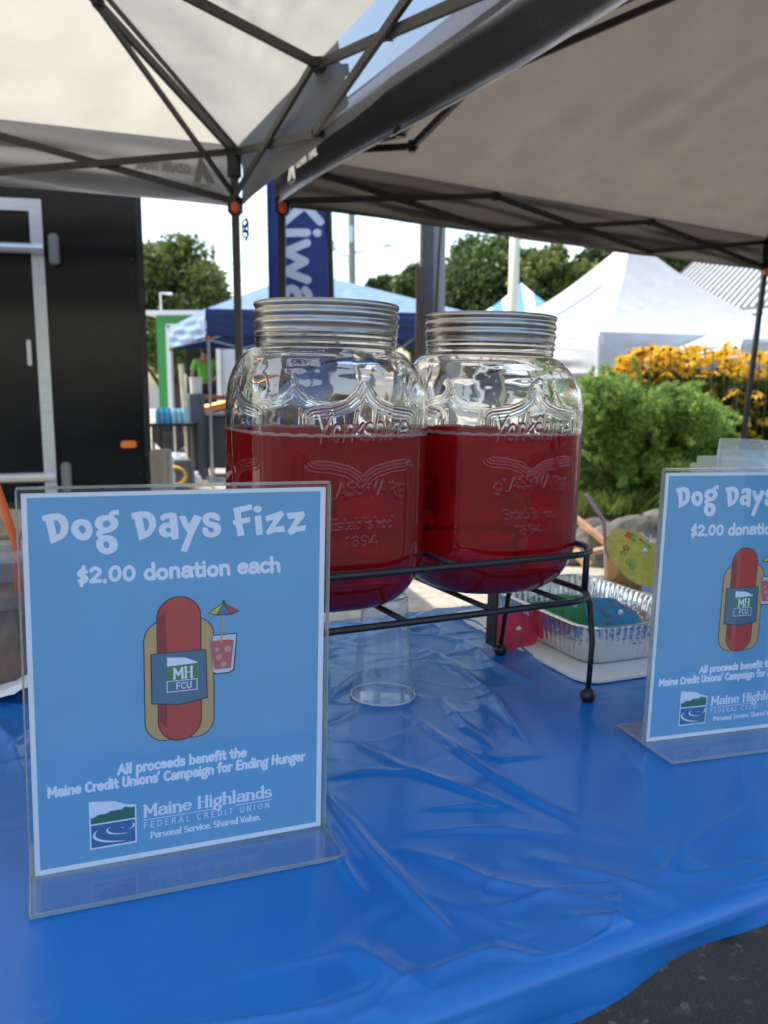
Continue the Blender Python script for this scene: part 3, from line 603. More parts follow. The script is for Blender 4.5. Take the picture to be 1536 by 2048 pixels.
for i, (a, b, lb) in enumerate((((300, 505), (707, 520), 'thin overhead wire crossing the sky left of the utility pole, upper'), ((300, 425), (700, 440), 'thin overhead wire highest across the pale sky'), ((330, 602), (600, 500), 'thin overhead wire slanting before the left tree'), ((707, 500), (850, 522), 'thin overhead wire running right of the utility pole'))):
    A_, B_ = at_y(a[0], a[1], 26), at_y(b[0], b[1], 26); pts = [A_.lerp(B_, k/12)-up*(.25*4*(k/12)*(1-k/12)) for k in range(13)]
    o = MB().tube(pts, .012, 5).part('overhead_wire', mat('grey_wire', (.3, .3, .32), .6)); tag(o, lb, 'wire', 'overhead wires')
bd = thing('metal_roof_building', 'building with white ribbed metal roof behind the white tents', 'building', loc=(0, 0, 0))
rA, rB, rC = at_y(1268, 632, 16), at_y(1700, 596, 13), at_y(1450, 465, 20); rD = rC+(rB-rA)
def rp(u, v, h=0): 
    p = rA+(rB-rA)*u+(rC-rA)*v; nrm = (rB-rA).cross(rC-rA).normalized(); return p+nrm*h
M_mroof = mat('white_metal_roof', (.42, .43, .44), .45); 
MB().add([rp(0, 0), rp(1, 0), rp(1, 1), rp(0, 1), rp(0, 0, -.06), rp(1, 0, -.06), rp(1, 1, -.06), rp(0, 1, -.06)], [(0, 1, 2, 3), (4, 7, 6, 5), (0, 4, 5, 1), (1, 5, 6, 2), (2, 6, 7, 3), (3, 7, 4, 0)]).part('roof', M_mroof, bd)
rib = None; nr = 30; nrm = (rB-rA).cross(rC-rA).normalized(); s_ = 1 if nrm.z > 0 else -1; M_rib = mat('grey_green_roof_groove', (.17, .175, .155), .5)
for k in range(nr):
    u0 = (k+.2)/nr; u1_ = (k+.52)/nr
    MB().add([rp(u0, 0, .002*s_), rp(u1_, 0, .002*s_), rp(u1_, 1, .002*s_), rp(u0, 1, .002*s_), rp(u0+.003, 0, .03*s_), rp(u1_-.003, 0, .03*s_), rp(u1_-.003, 1, .03*s_), rp(u0+.003, 1, .03*s_)], [(4, 5, 6, 7), (0, 1, 5, 4), (1, 2, 6, 5), (2, 3, 7, 6), (3, 0, 4, 7)]).part('roof_rib', M_rib, bd)
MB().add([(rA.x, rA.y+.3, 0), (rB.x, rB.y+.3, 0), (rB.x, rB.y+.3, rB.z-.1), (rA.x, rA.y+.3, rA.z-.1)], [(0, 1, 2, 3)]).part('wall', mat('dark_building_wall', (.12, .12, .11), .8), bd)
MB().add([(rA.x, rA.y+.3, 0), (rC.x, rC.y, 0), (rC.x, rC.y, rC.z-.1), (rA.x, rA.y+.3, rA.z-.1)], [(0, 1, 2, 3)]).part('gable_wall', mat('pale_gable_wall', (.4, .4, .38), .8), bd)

# ------------------------------------------------------------------ vegetation
def leaves(centers, radii, n_per, size, seed, squash=.8, shell=.55, aspect=.5, droop=0.):
    r = np.random.default_rng(seed); P = []
    for c, rad in zip(centers, radii):
        d = r.normal(size=(n_per, 3)); d /= np.linalg.norm(d, axis=1)[:, None]; rr = rad*(shell+(1-shell)*r.random(n_per)**.6)*r.uniform(.75, 1.12, n_per)
        P.append(np.asarray(c)+d*rr[:, None]*np.array([1, 1, squash]))
    P = np.concatenate(P); N = len(P); a = r.normal(size=(N, 3)); a[:, 2] -= droop; a /= np.linalg.norm(a, axis=1)[:, None]; b = np.cross(a, r.normal(size=(N, 3))); b /= np.linalg.norm(b, axis=1)[:, None]
    s = (size*r.uniform(.6, 1.3, N))[:, None]; V = np.stack([P-a*s, P+b*s*aspect, P+a*s, P-b*s*aspect], 1).reshape(-1, 3)
    return V, np.arange(4*N).reshape(-1, 4)
def leafmat(name, col, hi=.5, tr=.3):
    m = mat(name, col, .55, noise=.25, nscale=1.5, island=hi); add_translucent(m, tr); return m
M_leafA = leafmat('oak_leaf', (.075, .12, .028)); M_leafB = leafmat('dark_leaf', (.05, .085, .022)); M_leafC = leafmat('yellow_green_leaf', (.11, .15, .03)); M_bark = mat('bark', (.09, .07, .05), .9, noise=.3, nscale=8)
def tree(label, x, y, z0, z1, w, m, seed, n=34, per=230, leaf=.12, group='trees on the skyline'):
    t = thing('tree', label, 'tree', loc=(x, y, 0), group=group); r = random.Random(seed)
    tk = MB(); tk.tube([(0, 0, 0), (.1, 0, z0), (0, .1, (z0+z1)/2)], [.25, .2, .1], 8)
    C_ = []; R_ = []; cz = (z0+z1)/2; hz = (z1-z0)/2
    for i in range(n):
        a = r.uniform(0, 2*math.pi); el = math.asin(r.uniform(-.7, 1)); q = r.uniform(.45, .82); rad = r.uniform(.2, .36)*w*.5
        c = (w*.5*q*math.cos(a)*math.cos(el), w*.5*q*math.sin(a)*math.cos(el), cz+hz*q*math.sin(el)); C_.append(c); R_.append(rad)
        if i % 4 == 0: tk.tube([(0, 0, z0), ((c[0])*.5, c[1]*.5, (c[2]+z0)/2), c], [.1, .06, .02], 5)
    tk.part('trunk', M_bark, t); V, Q = leaves(C_, R_, per, leaf, seed); obj('crown', nmesh('crown', V, Q, m), t)
def tpx(label, px0, px1, py_top, y, m, seed, base=1.2, **k):
    a, b = at_y(px0, 770, y).x, at_y(px1, 770, y).x; zt_ = at_y((px0+px1)/2, py_top, y).z; tree(label, (a+b)/2, y, base, zt_+.25, (b-a)*1.22, m, seed, **k)
tpx('big rounded tree right of the black trailer', 225, 462, 478, 24, M_leafC, 3, base=.6, n=60, per=520, leaf=.085)
tpx('small tree between the flag and the grey pillar', 718, 800, 540, 30, M_leafB, 4, n=26, per=300)
tpx('loose tree immediately left of the grey pillar', 780, 880, 505, 28, M_leafA, 5, n=30, per=320)
tpx('full dark oak right of the grey pillar', 850, 1095, 455, 22, M_leafA, 6, base=.4, n=95, per=520, leaf=.08)
tpx('olive tree between the cream pole and the white tent', 1010, 1205, 485, 20, M_leafC, 7, base=.2, n=80, per=480, leaf=.07)
tpx('tall dark tree directly behind the white tent peak', 1150, 1370, 420, 21, M_leafB, 8, base=.6, n=60, per=480, leaf=.085)
tpx('dark tree at the left edge of the metal roof', 1290, 1420, 430, 24, M_leafB, 11, base=.8, n=40, per=420, leaf=.09)
tpx('low shrubby tree behind the blue and white tent', 900, 1120, 600, 24, M_leafB, 9, base=.1, n=40, per=420, leaf=.085)
# raised bank with rocks
bank = MB(); bpts = []
M_soil = mat('dry_soil', (.16, .13, .09), .95, noise=.4, nscale=6, bump=.01, bscale=30)
def bankf(U_, V_):
    x = .75+U_*7; y = 5.2+U_*.8+V_*4.5; z = .3*np.clip((V_)*9, 0, 1)+.03*smooth_noise(U_*6, V_*4, 3, 8, 1, 7)+.0; z = np.where(V_ < .001, -.02, z)
    return np.stack([x, y, z], -1)
P, Q = grid(80, 40, bankf); obj('planting_bank', nmesh('planting_bank', P, Q, M_soil, True), kind='structure')
M_rock = mat('grey_rock', (.12, .115, .1), .9, noise=.35, nscale=9, bump=.01, bscale=25)
RL = ['largest grey rock under the bush, beside the pink straw', 'grey rock left of the pink straw', 'low grey rock at the right end by the sign', 'small grey rock nearest the timber planks', 'grey rock half hidden behind the sign', 'flat grey rock furthest right on the bank']
for i, (px, y, s) in enumerate(((1262, 5.15, .2), (1195, 5.3, .16), (1340, 5.3, .2), (1160, 5.15, .1), (1420, 5.4, .22), (1500, 5.5, .2))):
    bm = bmesh.new(); bmesh.ops.create_icosphere(bm, subdivisions=3, radius=1)
    for v in bm.verts:
        c = v.co.copy(); v.co = c*(1+.2*math.sin(3*c.x+i)*math.sin(4*c.y+i)+.12*math.sin(7*c.z+2*c.x+i)); v.co.x *= s*1.2; v.co.y *= s*.8; v.co.z *= s*.85
    me = bpy.data.meshes.new('rock'); bm.to_mesh(me); bm.free(); me.materials.append(M_rock); o = obj('rock', me); o.location = (gx(px, y), y, s*.5+.02); tag(o, RL[i], 'rock', 'rocks edging the planted bank')
M_plank = mat('orange_brown_plank', (.42, .24, .13), .8, noise=.3, nscale=10)
for i, (a, b, lb) in enumerate((((1150, 1035, 5.1, .32), (1236, 1105, 4.9, .03), 'long orange-brown plank slanting down to the drink cup'), ((1150, 1112, 4.8, .05), (1222, 1096, 4.9, .06), 'short plank lying crosswise under the slanting plank'), ((1148, 1100, 4.7, .04), (1175, 1130, 4.6, .03), 'short brown plank nearest the foil tray'))):
    pa, pb = at_y(a[0], a[1], a[2]), at_y(b[0], b[1], b[2]); pa.z = max(pa.z, .03); pb.z = max(pb.z, .03)
    o = MB().bar(pa, pb, .05, .025).part('timber_plank', M_plank); tag(o, lb, 'plank', 'loose planks below the bank')
# grass along the bank
def grass(name, x0, x1, y0f, y1f, n, h, seed, zf, m):
    r = np.random.default_rng(seed); x = r.uniform(x0, x1, n); y = y0f(x)+(y1f(x)-y0f(x))*r.random(n); z = zf(x, y); a = r.uniform(0, 6.28, n); hh = h*r.uniform(.4, 1.2, n); w = .004+.004*r.random(n)
    b = np.stack([x, y, z], -1); s = np.stack([np.cos(a)*w, np.sin(a)*w, 0*a], -1); l = np.stack([np.sin(a)*hh*.35, np.cos(a)*hh*.35, hh*.55], -1); tp = np.stack([np.sin(a)*hh*.9, np.cos(a)*hh*.9, hh], -1)
    V = np.stack([b-s, b+s, b+l+s*.7, b+l-s*.7, b+tp+s*.1, b+tp-s*.1], 1).reshape(-1, 3); I = np.arange(n)[:, None]*6
    Q = np.concatenate([I+np.array([[0, 1, 2, 3]]), I+np.array([[3, 2, 4, 5]])]); o = obj(name, nmesh(name, V, Q, m)); o['kind'] = 'stuff'; tag(o, 'bright green grass tufts along the edge of the bank', 'grass'); return o
M_grass = leafmat('grass_blade', (.14, .22, .035), .4, .3)
grass('grass', 1.0, 5, lambda x: 5.3+x*.11, lambda x: 6.0+x*.11, 9000, .16, 5, lambda x, y: .26+0*x, M_grass)
# feathery bush
bush = thing('feathery_bush', 'big feathery light green bush right of the jars', 'bush', loc=(gx(1290, 6.0), 6.0, .28))
C_ = []; R_ = []; r = random.Random(5); hw = (gx(1445, 6)-gx(1130, 6))/2
for i in range(80):
    u = r.uniform(-1, 1); top = at_y(1290, 740, 6).z-.28; hgt = top*(1-.35*max(0, u)**1.5-.2*max(0, -u)**3); z = r.uniform(.08, 1)**.8*(hgt-.1); C_.append((u*hw*.95, r.uniform(-.35, .35), z)); R_.append(r.uniform(.07, .15))
V, Q = leaves(C_, R_, 1100, .014, 6, squash=.9, shell=.3, aspect=.28)
V2, Q2 = leaves(C_[:60], [k*1.12 for k in R_[:60]], 260, .026, 16, squash=1., shell=.7, aspect=.16)
sprC = []
for i in range(230):
    u = r.uniform(-1, 1); a = Vector((u*hw*.9, r.uniform(-.3, .1), r.uniform(.15, .95)*(at_y(1290, 745, 6).z-.28)*(1-.35*max(0, u)**1.5))); d = Vector((u*.5+r.uniform(-.5, .5), r.uniform(-.9, .1), r.uniform(-.1, 1))).normalized(); Ls = r.uniform(.1, .24)
    for q_ in range(7): sprC.append(tuple(a+d*Ls*q_/6-Vector((0, 0, .05*(q_/6)**2))))
V3, Q3 = leaves(sprC, [.028]*len(sprC), 26, .017, 77, shell=.1, aspect=.2)
n1, n2 = len(V), len(V2); V = np.concatenate([V, V2, V3]); Q = np.concatenate([Q, Q2+n1, Q3+n1+n2])
obj('foliage', nmesh('foliage', V, Q, leafmat('feathery_leaf', (.24, .38, .08), .4, .4)), bush)
stm = MB()
for i in range(24):
    u = r.uniform(-.8, .8)*hw; stm.tube([(u*.5, 0, -.02), (u*.8, r.uniform(-.2, .2), .4), (u, r.uniform(-.3, .3), .8)], [.01, .007, .003], 5)
stm.part('stems', mat('green_stem', (.08, .12, .03), .7), bush)
# yellow flowers
fb = thing('flowering_plant', 'mass of golden yellow coneflowers behind the feathery bush', 'flowers', loc=(gx(1400, 6.7), 6.7, .28))
fm = MB(); nP = 10
for k in range(nP):
    a = 2*math.pi*k/nP; b = a+math.pi/nP*.9; c_ = a-math.pi/nP*.9
    fm.add([(0, 0, 0), (.026*math.cos(c_), .026*math.sin(c_), .002), (.042*math.cos(a), .042*math.sin(a), -.009), (.026*math.cos(b), .026*math.sin(b), .002)], [(0, 1, 2, 3)])
fme = fm.mesh('flower', leafmat('golden_petal', (.95, .52, .03), .14, .35)); 
cme_ = MB(); cme_.sphere((0, 0, .004), .011, 8, (1, 1, .9)); ci = len(fm.f)
fm2 = MB(); fm2.v = fm.v[:]; fm2.f = fm.f[:]; fm2.add(cme_.v, cme_.f); fme = fm2.mesh('flower', fme.materials[0]); fme.materials.append(mat('brown_flower_centre', (.12, .05, .015), .8))
fme.polygons.foreach_set('material_index', [0]*ci+[1]*(len(fm2.f)-ci)); fme.update()
r = random.Random(12); cnt = 0; heads = []
prof = [(1205, 770), (1240, 715), (1285, 690), (1320, 700), (1360, 700), (1410, 686), (1460, 690), (1500, 705), (1560, 700), (1620, 700)]
def topy(px):
    for (a, b), (c, d) in zip(prof, prof[1:]):
        if a <= px <= c: return b+(d-b)*(px-a)/(c-a)
    return 720
while cnt < 285:
    px = r.uniform(1208, 1600); tpy = topy(px); bot = 775 if px < 1330 else (775+(px-1330)*1.1 if px < 1420 else 900); py = tpy+(bot-tpy)*r.random()**1.15; y = r.uniform(6.35, 6.95)
    p = at_y(px, py, y); p -= Vector(fb.location); heads.append(p); o = obj('flower', fme, fb); o.location = p
    o.rotation_euler = (r.uniform(-.2, 1.2), r.uniform(-.5, .5), r.uniform(0, 6)); s = r.uniform(1.15, 1.75); o.scale = (s, s, s); cnt += 1
mv_, mf_ = [], []; rm = random.Random(90)
for _k in range(420):
    px = rm.uniform(1215, 1600); tpy = topy(px)+6; bot = 785 if px < 1330 else (785+(px-1330)*1.1 if px < 1420 else 930); p = at_y(px, tpy+(bot-tpy)*rm.random()**1.3, rm.uniform(6.5, 7.1)); p -= Vector(fb.location)
    Mx = Matrix.Translation(p) @ Matrix.Rotation(rm.uniform(0, 6), 4, 'Z') @ Matrix.Rotation(rm.uniform(-.2, 1.1), 4, 'X') @ Matrix.Scale(rm.uniform(1, 1.5), 4); o_ = len(mv_)
    mv_ += [tuple(Mx @ Vector(v)) for v in fm.v]; mf_ += [tuple(i+o_ for i in f) for f in fm.f]
obj('blossom_mass', mesh('blossom_mass', mv_, mf_, fme.materials[0]), fb)['kind'] = 'stuff'
V, Q = leaves([(h.x, h.y+.12, h.z*f-.05) for h in heads for f in (.85, .6, .35)], [.1]*len(heads)*3, 60, .028, 44, shell=.2, aspect=.3)
obj('foliage', nmesh('foliage', V, Q, leafmat('deep_green_leaf', (.045, .08, .02), .4, .25)), fb)
stm = MB()
for h in heads[::2]: stm.tube([(h.x*.96, h.y, 0), (h.x*.99, h.y, h.z*.6), h], .004, 4)
stm.part('stems', mat('flower_stem', (.1, .14, .04), .7), fb)

# ================================================================== TABLE (everything here in the table frame, TM)
eT = Vector((.89, .455, 0)).normalized(); nT = Vector((-eT.y, eT.x, 0)); c1_ = Vector((.036, .463, 0)); yawT = math.atan2(eT.y, eT.x)
tb = thing('folding_table', 'long folding table hidden beneath the blue cloth', 'table', M=Tab(c1_.x, c1_.y, 0, yawT))
MB().box((.1, .385, -.024), (2.3, .745, .04), bev=.01).part('table_top', mat('speckled_white_tabletop', (.6, .6, .58), .6), tb)
for x in (-.9, 1.1):
    for y in (.08, .68): MB().tube([(x, y, -.05), (x, y, -.735)], .014, 8).part('leg', M_frame, tb)
# cloth
M_cloth = mat('blue_plastic_tablecloth', (.011, .165, .52), .17, bump=.0012, bscale=3.2, spec=.55, detail=4, noise=.06, nscale=2)
_n = M_cloth.node_tree; _b0 = [n for n in _n.nodes if n.type == 'BUMP'][0]
_ck = _n.nodes.new('ShaderNodeTexWave'); _ck.inputs['Scale'].default_value = 330; _ck.bands_direction = 'DIAGONAL'; _tc = _n.nodes.new('ShaderNodeTexCoord'); _n.links.new(_tc.outputs['Object'], _ck.inputs[0])
_mp = _n.nodes.new('ShaderNodeMapping'); _mp.inputs['Scale'].default_value = (1, 1.7, 1); _mp.inputs['Rotation'].default_value = (0, 0, .6); _n.links.new(_tc.outputs['Object'], _mp.inputs[0])
_rn = _n.nodes.new('ShaderNodeTexNoise'); _rn.noise_type = 'RIDGED_MULTIFRACTAL'; _rn.inputs['Scale'].default_value = 4.2; _rn.inputs['Detail'].default_value = 3; _rn.inputs['Distortion'].default_value = .5; _n.links.new(_mp.outputs[0], _rn.inputs[0])
_pw = _n.nodes.new('ShaderNodeMath'); _pw.operation = 'POWER'; _pw.inputs[1].default_value = 3; _n.links.new(_rn.outputs[0], _pw.inputs[0])
_br = _n.nodes.new('ShaderNodeBump'); _br.inputs['Distance'].default_value = .0009; _n.links.new(_pw.outputs[0], _br.inputs['Height']); _n.links.new(_b0.outputs[0], _br.inputs['Normal'])
_b1 = _n.nodes.new('ShaderNodeBump'); _b1.inputs['Distance'].default_value = .00006; _n.links.new(_ck.outputs[1], _b1.inputs['Height']); _n.links.new(_br.outputs[0], _b1.inputs['Normal']); _n.links.new(_b1.outputs[0], _n.nodes['Principled BSDF'].inputs['Normal'])
add_translucent(M_cloth, .06, (.01, .12, .5, 1))
RG = [([(661, 1595), (740, 1700), (830, 1800), (905, 1872)], .0035, .006), ([(830, 1437), (966, 1540), (1075, 1607), (1180, 1660)], .0032, .006), ([(700, 1480), (800, 1535), (923, 1577), (1050, 1625)], .0026, .008),
      ([(800, 1700), (900, 1728), (978, 1766), (1148, 1802), (1290, 1822)], .0024, .009), ([(820, 1668), (930, 1660), (1026, 1662), (1118, 1674)], .0018, .006), ([(650, 1560), (740, 1545), (840, 1548)], .002, .006), ([(850, 1620), (940, 1612), (1000, 1620)], .0015, .006),
      ([(880, 1400), (935, 1460), (990, 1500)], .0022, .007), ([(840, 1300), (900, 1330), (990, 1400), (1060, 1500)], .004, .010), ([(660, 1400), (740, 1350), (830, 1330)], .004, .009), ([(860, 1270), (930, 1290), (1000, 1340), (1100, 1390)], .004, .012),
      ([(700, 1290), (800, 1270), (880, 1250)], .005, .012), ([(880, 1235), (950, 1250), (1010, 1290)], .004, .010), ([(980, 1230), (1040, 1300), (1120, 1370)], .003, .01), ([(650, 1640), (690, 1740), (730, 1800)], .002, .006), ([(1080, 1720), (1180, 1750), (1300, 1790), (1380, 1800)], .003, .010),
      ([(1200, 1440), (1240, 1500), (1290, 1560)], .002, .012), ([(30, 1500), (60, 1460)], .003, .008), ([(900, 1500), (1000, 1520), (1100, 1510)], .0015, .008), ([(1230, 1650), (1330, 1700), (1440, 1740)], .002, .012), ([(700, 1900), (790, 1960), (860, 1985)], .003, .014), ([(1150, 1840), (1230, 1850), (1280, 1870)], .004, .010), ([(-60, 1420), (20, 1480), (50, 1560)], .003, .01)]
NU, NV = 940, 360
sU = np.linspace(-1.1, 1.28, NU); tV = np.concatenate([np.linspace(-.16, .0, 60)[:-1], np.linspace(0, .80, 400)])
Sg, Tg = np.meshgrid(sU, tV, indexing='ij')
H_ = np.zeros_like(Sg)
PX = c1_.x+eT.x*Sg+nT.x*Tg; PY = c1_.y+eT.y*Sg+nT.y*Tg
for pts, amp, wd in RG:
    q = [t_z(*p) for p in pts]; best = np.full_like(Sg, 1e9); al = np.zeros_like(Sg); n_ = len(q)-1
    for k in range(n_):
        ax, ay, bx, by = q[k].x, q[k].y, q[k+1].x, q[k+1].y; dx, dy = bx-ax, by-ay; tt = np.clip(((PX-ax)*dx+(PY-ay)*dy)/(dx*dx+dy*dy), 0, 1); d = np.hypot(PX-ax-tt*dx, PY-ay-tt*dy)
        m_ = d < best; best = np.where(m_, d, best); al = np.where(m_, (k+tt)/n_, al)
    wd_ = wd*.9; H_ += 1.5*amp*(.6*np.exp(-(best/wd_)**2)+.4*np.exp(-best/(.4*wd_)))*np.sin(np.pi*np.clip(al, .03, .97))**.7
bk_ = 1/(1+np.exp(-(Tg-.42)/.07))                                        # the far half is the more rumpled one
H_ += bk_*(.006*np.abs(smooth_noise(Sg*1.4+Tg*.5, Tg*1.6, 21, 9, 1.5, 9))+.0012*smooth_noise(Sg*3, Tg*3, 22, 8, 3, 14)) + (1-bk_)*(.0012*smooth_noise(Sg, Tg, 23, 8, 1., 5))
def ridged(x, y, sd, f0, f1): z_ = np.abs(smooth_noise(x, y, sd, 6, f0, f1))*2.2; return np.clip(1-z_/.22, 0, 1)**2
H_ += bk_*(.0026*ridged(Sg*1.1+.4*Tg, Tg*1.7, 51, 1.6, 6)+.0016*ridged(Sg*1.6, Tg*2.2+.5*Sg, 52, 2.5, 9))+(1-bk_)*.0009*ridged(Sg*1.1, Tg*.9+.3*Sg, 53, 1.2, 4)*(Tg > .02)
fr_ = np.exp(-((Tg-.02)/.05)**2); H_ += fr_*(.0035*smooth_noise(Sg*1.5, Tg, 24, 8, 1.5, 7)+.003*ridged(Sg*1.3, Tg*3, 55, 1.5, 6))
H_ = np.maximum(H_, -.001)
drop = np.clip(.047+.1*(.13-Sg)+.0015*np.sin(Sg*23), .026, .16)
skirt = Tg < 0; fr = np.clip(-Tg/.16, 0, 1)
R0 = .013; arc_len = fr*drop
ang = np.minimum(arc_len/R0, np.pi/2); ty = -R0*np.sin(ang); tz_ = -R0*(1-np.cos(ang)); rest = np.maximum(arc_len-R0*np.pi/2, 0); wv = (.006*np.sin(Sg*19+1)+.005*np.sin(Sg*43+2)+.012*np.maximum(0, smooth_noise(Sg*1.2, Tg*2, 31, 6, 1, 5)))*np.clip(rest/.03, 0, 1)
T2 = np.where(skirt, ty-wv, Tg); Z2 = np.where(skirt, tz_-rest, 0)
# far skirt
far = Tg > .765; ex = np.where(far, Tg-.765, 0); T2 = np.where(far, .765+.012*np.minimum(ex/.02, 1), T2); Z2 = np.where(far, Z2-np.maximum(ex-.005, 0)*6, Z2)
endr = Sg > 1.26
Z2 = np.where(endr, Z2-.12, Z2)
H_ = np.where(far, 0, H_); H_ = np.where(skirt, H_*np.clip(1-fr*4, 0, 1)+0, H_)
XYZ = np.stack([Sg, T2, Z2+H_+.001], -1).reshape(-1, 3); I = np.arange(XYZ.shape[0]).reshape(len(sU), len(tV)); Q = np.stack([I[:-1, :-1], I[1:, :-1], I[1:, 1:], I[:-1, 1:]], -1).reshape(-1, 4)
o = obj('tablecloth', nmesh('tablecloth', XYZ, Q, M_cloth, True), M=Tab(c1_.x, c1_.y, 0, yawT)); tag(o, 'glossy blue plastic tablecloth, creased and hanging over the table edge', 'tablecloth')

# ------------------------------------------------------------------ jars
EJ = Vector((.883, .469, 0)).normalized(); NJ = Vector((-EJ.y, EJ.x, 0)); MJ = Vector((.0255, .9425, 0)); J1 = MJ-EJ*.1015; J2 = MJ+EJ*.1025; JZ = .1335; yawJ = math.atan2(EJ.y, EJ.x)
def sect(th, n): return (np.abs(np.cos(th))**n+np.abs(np.sin(th))**n)**(-1/n)
def jar_r(th, z, inset=0.):
    a = .0955; zz = z
    bot = np.clip(1-z/.062, 0, 1); s = .60+.40*np.sqrt(np.clip(1-bot**2.2, 0, 1))
    sh = np.clip((z-.216)/.047, 0, 1); s2 = 1-(1-.0722/a)*(1-np.sqrt(np.clip(1-sh**2.3, 0, 1)))
    n = 3.3-1.3*np.clip((z-.209)/.045, 0, 1)**1.2; n = np.where(z < .06, 2.5+.8*np.clip(z/.06, 0, 1), n)
    return a*s*s2*sect(th, n)-inset
def seg_dist(X, Y, segs):
    d = np.full(X.shape, 1e3)
    for (x0, y0, x1, y1) in segs:
        dx, dy = x1-x0, y1-y0; tt = np.clip(((X-x0)*dx+(Y-y0)*dy)/(dx*dx+dy*dy+1e-12), 0, 1); d = np.minimum(d, np.hypot(X-x0-tt*dx, Y-y0-tt*dy))
    return d
def poly_segs(p, close=False):
    return [(*p[i], *p[i+1]) for i in range(len(p)-1)]+([(*p[-1], *p[0])] if close else [])
# medallion outline on a face (x along the face in mm, z in mm above base)
top = [(-54, 190)]+[(-54+8*(1-math.cos(a)), 203+5*math.sin(a)) for a in np.linspace(0, 1.57, 6)]+[(-30, 210), (-16, 215), (-7, 222), (0, 233), (7, 222), (16, 215), (30, 210)]+[(54-8*(1-math.cos(a)), 203+5*math.sin(a)) for a in np.linspace(1.57, 0, 6)]+[(54, 190)]
botm = [(54, 190), (54, 172)]+[(54-8*(1-math.cos(a)), 163-6*math.sin(a)) for a in np.linspace(0, 1.57, 6)]+[(32, 156), (16, 152), (7, 147), (0, 139), (-7, 147), (-16, 152), (-32, 156)]+[(-54+8*(1-math.cos(a)), 163-6*math.sin(a)) for a in np.linspace(1.57, 0, 6)]+[(-54, 172), (-54, 190)]
SEG_M = poly_segs(top)+poly_segs(botm)
SEG_S = poly_segs([(-62, 205), (-62, 30)])+poly_segs([(62, 205), (62, 30)])+poly_segs([(-57, 150), (-57, 45), (-48, 34), (48, 34), (57, 45), (57, 150)])
TXT = [s[:4] for s in text_segs('Yorkshire', -48, 174, 29, width=96, sx=1, slant=.14, rise=lambda x: x*.04)]+[s[:4] for s in text_segs('GLASSWARE', -46, 116, 13.5, width=92, rise=lambda x: 8*(1-(x/46.)**2))]
TXT2 = [s[:4] for s in text_segs('Established', -34, 90, 11, width=68)]+[s[:4] for s in text_segs('1894', -17, 73, 11, width=34)]
th_face = np.concatenate([np.linspace(-math.pi/4, math.pi/4, 330, endpoint=False)]); th_r = np.linspace(math.pi/4, 2*math.pi-math.pi/4, 360, endpoint=False)
th0 = -math.pi/2                                                             # the lettered face looks along local -y
TH = np.concatenate([th_face, th_r])+th0; ZZ = np.concatenate([np.linspace(0, .03, 22, endpoint=False), np.linspace(.03, .24, 380, endpoint=False), np.linspace(.24, .266, 40, endpoint=False), np.linspace(.266, .281, 24)])
THg, ZG = np.meshgrid(TH, ZZ, indexing='ij'); RGd = jar_r(THg, ZG)
disp = np.zeros_like(RGd)
def face_xy(k):
    a = THg-th0-k*math.pi/2; a = (a+math.pi) % (2*math.pi)-math.pi; ok = np.abs(a) < math.pi/4+.02; x = RGd*np.sin(a)*1000; return x, ok
SEG_M = [(a, b-6, c, d-6) for a, b, c, d in SEG_M]
g_ = lambda d, w: np.exp(-(d/w)**2)
for k in range(4):
    x, ok = face_xy(k); z = ZG*1000; sub = ok & (ZG > .02) & (ZG < .25)
    X_, Z_ = x[sub], z[sub]; dm = seg_dist(X_, Z_, SEG_M); ds = seg_dist(X_, Z_, SEG_S)
    v = 1.1*g_(dm-1.4, 1.3)+.45*g_(dm-4.9, .8)+.45*g_(ds, 1.1)
    if k == 0:
        dt = seg_dist(X_, Z_, TXT); d2 = seg_dist(X_, Z_, TXT2); v = v+.3*np.clip(1.5-dt, 0, 1)+1.1*np.clip(1.7-dt, 0, 1)**.8+.9*np.clip(1.3-d2, 0, .9)
    disp[sub] += v*.001*.9
disp += .00035*smooth_noise(THg*1.2, ZG*12, 5, 9, .8, 4)+.0002*np.sin(ZG*260+2*np.sin(THg))*np.clip((ZG-.215)/.02, 0, 1)
nk = np.clip((ZG-.265)/.002, 0, 1); disp += nk*.0012*np.clip(np.sin((ZG-.2645)*900), 0, 1)
RO = RGd+disp
def ring_mesh(V, nt_, nz, flip=False):
    I = np.arange(nt_*nz).reshape(nt_, nz); J = np.roll(I, -1, axis=0); Q = np.stack([I[:, :-1], J[:, :-1], J[:, 1:], I[:, 1:]], -1).reshape(-1, 4); return Q[:, ::-1] if flip else Q
VO = np.stack([RO*np.cos(THg), RO*np.sin(THg), ZG], -1).reshape(-1, 3); nt_, nz_ = len(TH), len(ZZ)
ZI = np.concatenate([np.linspace(.011, .05, 26, endpoint=False), np.linspace(.05, .281, 80)]); TI = np.linspace(0, 2*math.pi, 200, endpoint=False); TIg, ZIg = np.meshgrid(TI, ZI, indexing='ij')
RI = jar_r(TIg, np.maximum(ZIg-.0, 0), 0)-.0042-.004*np.clip(1-(ZIg-.011)/.02, 0, 1)+.0004*smooth_noise(TIg*1.5, ZIg*16, 8, 8, .8, 4)
VI = np.stack([RI*np.cos(TIg), RI*np.sin(TIg), ZIg], -1).reshape(-1, 3)
QO = ring_mesh(VO, nt_, nz_); QI = ring_mesh(VI, len(TI), len(ZI), True)+len(VO)
me = bpy.data.meshes.new('jar_glass')
VV = np.concatenate([VO, VI]).tolist(); FF = QO.tolist()+QI.tolist()
cb = len(VV); VV.append([0, 0, .004]); VV.append([0, 0, .014])
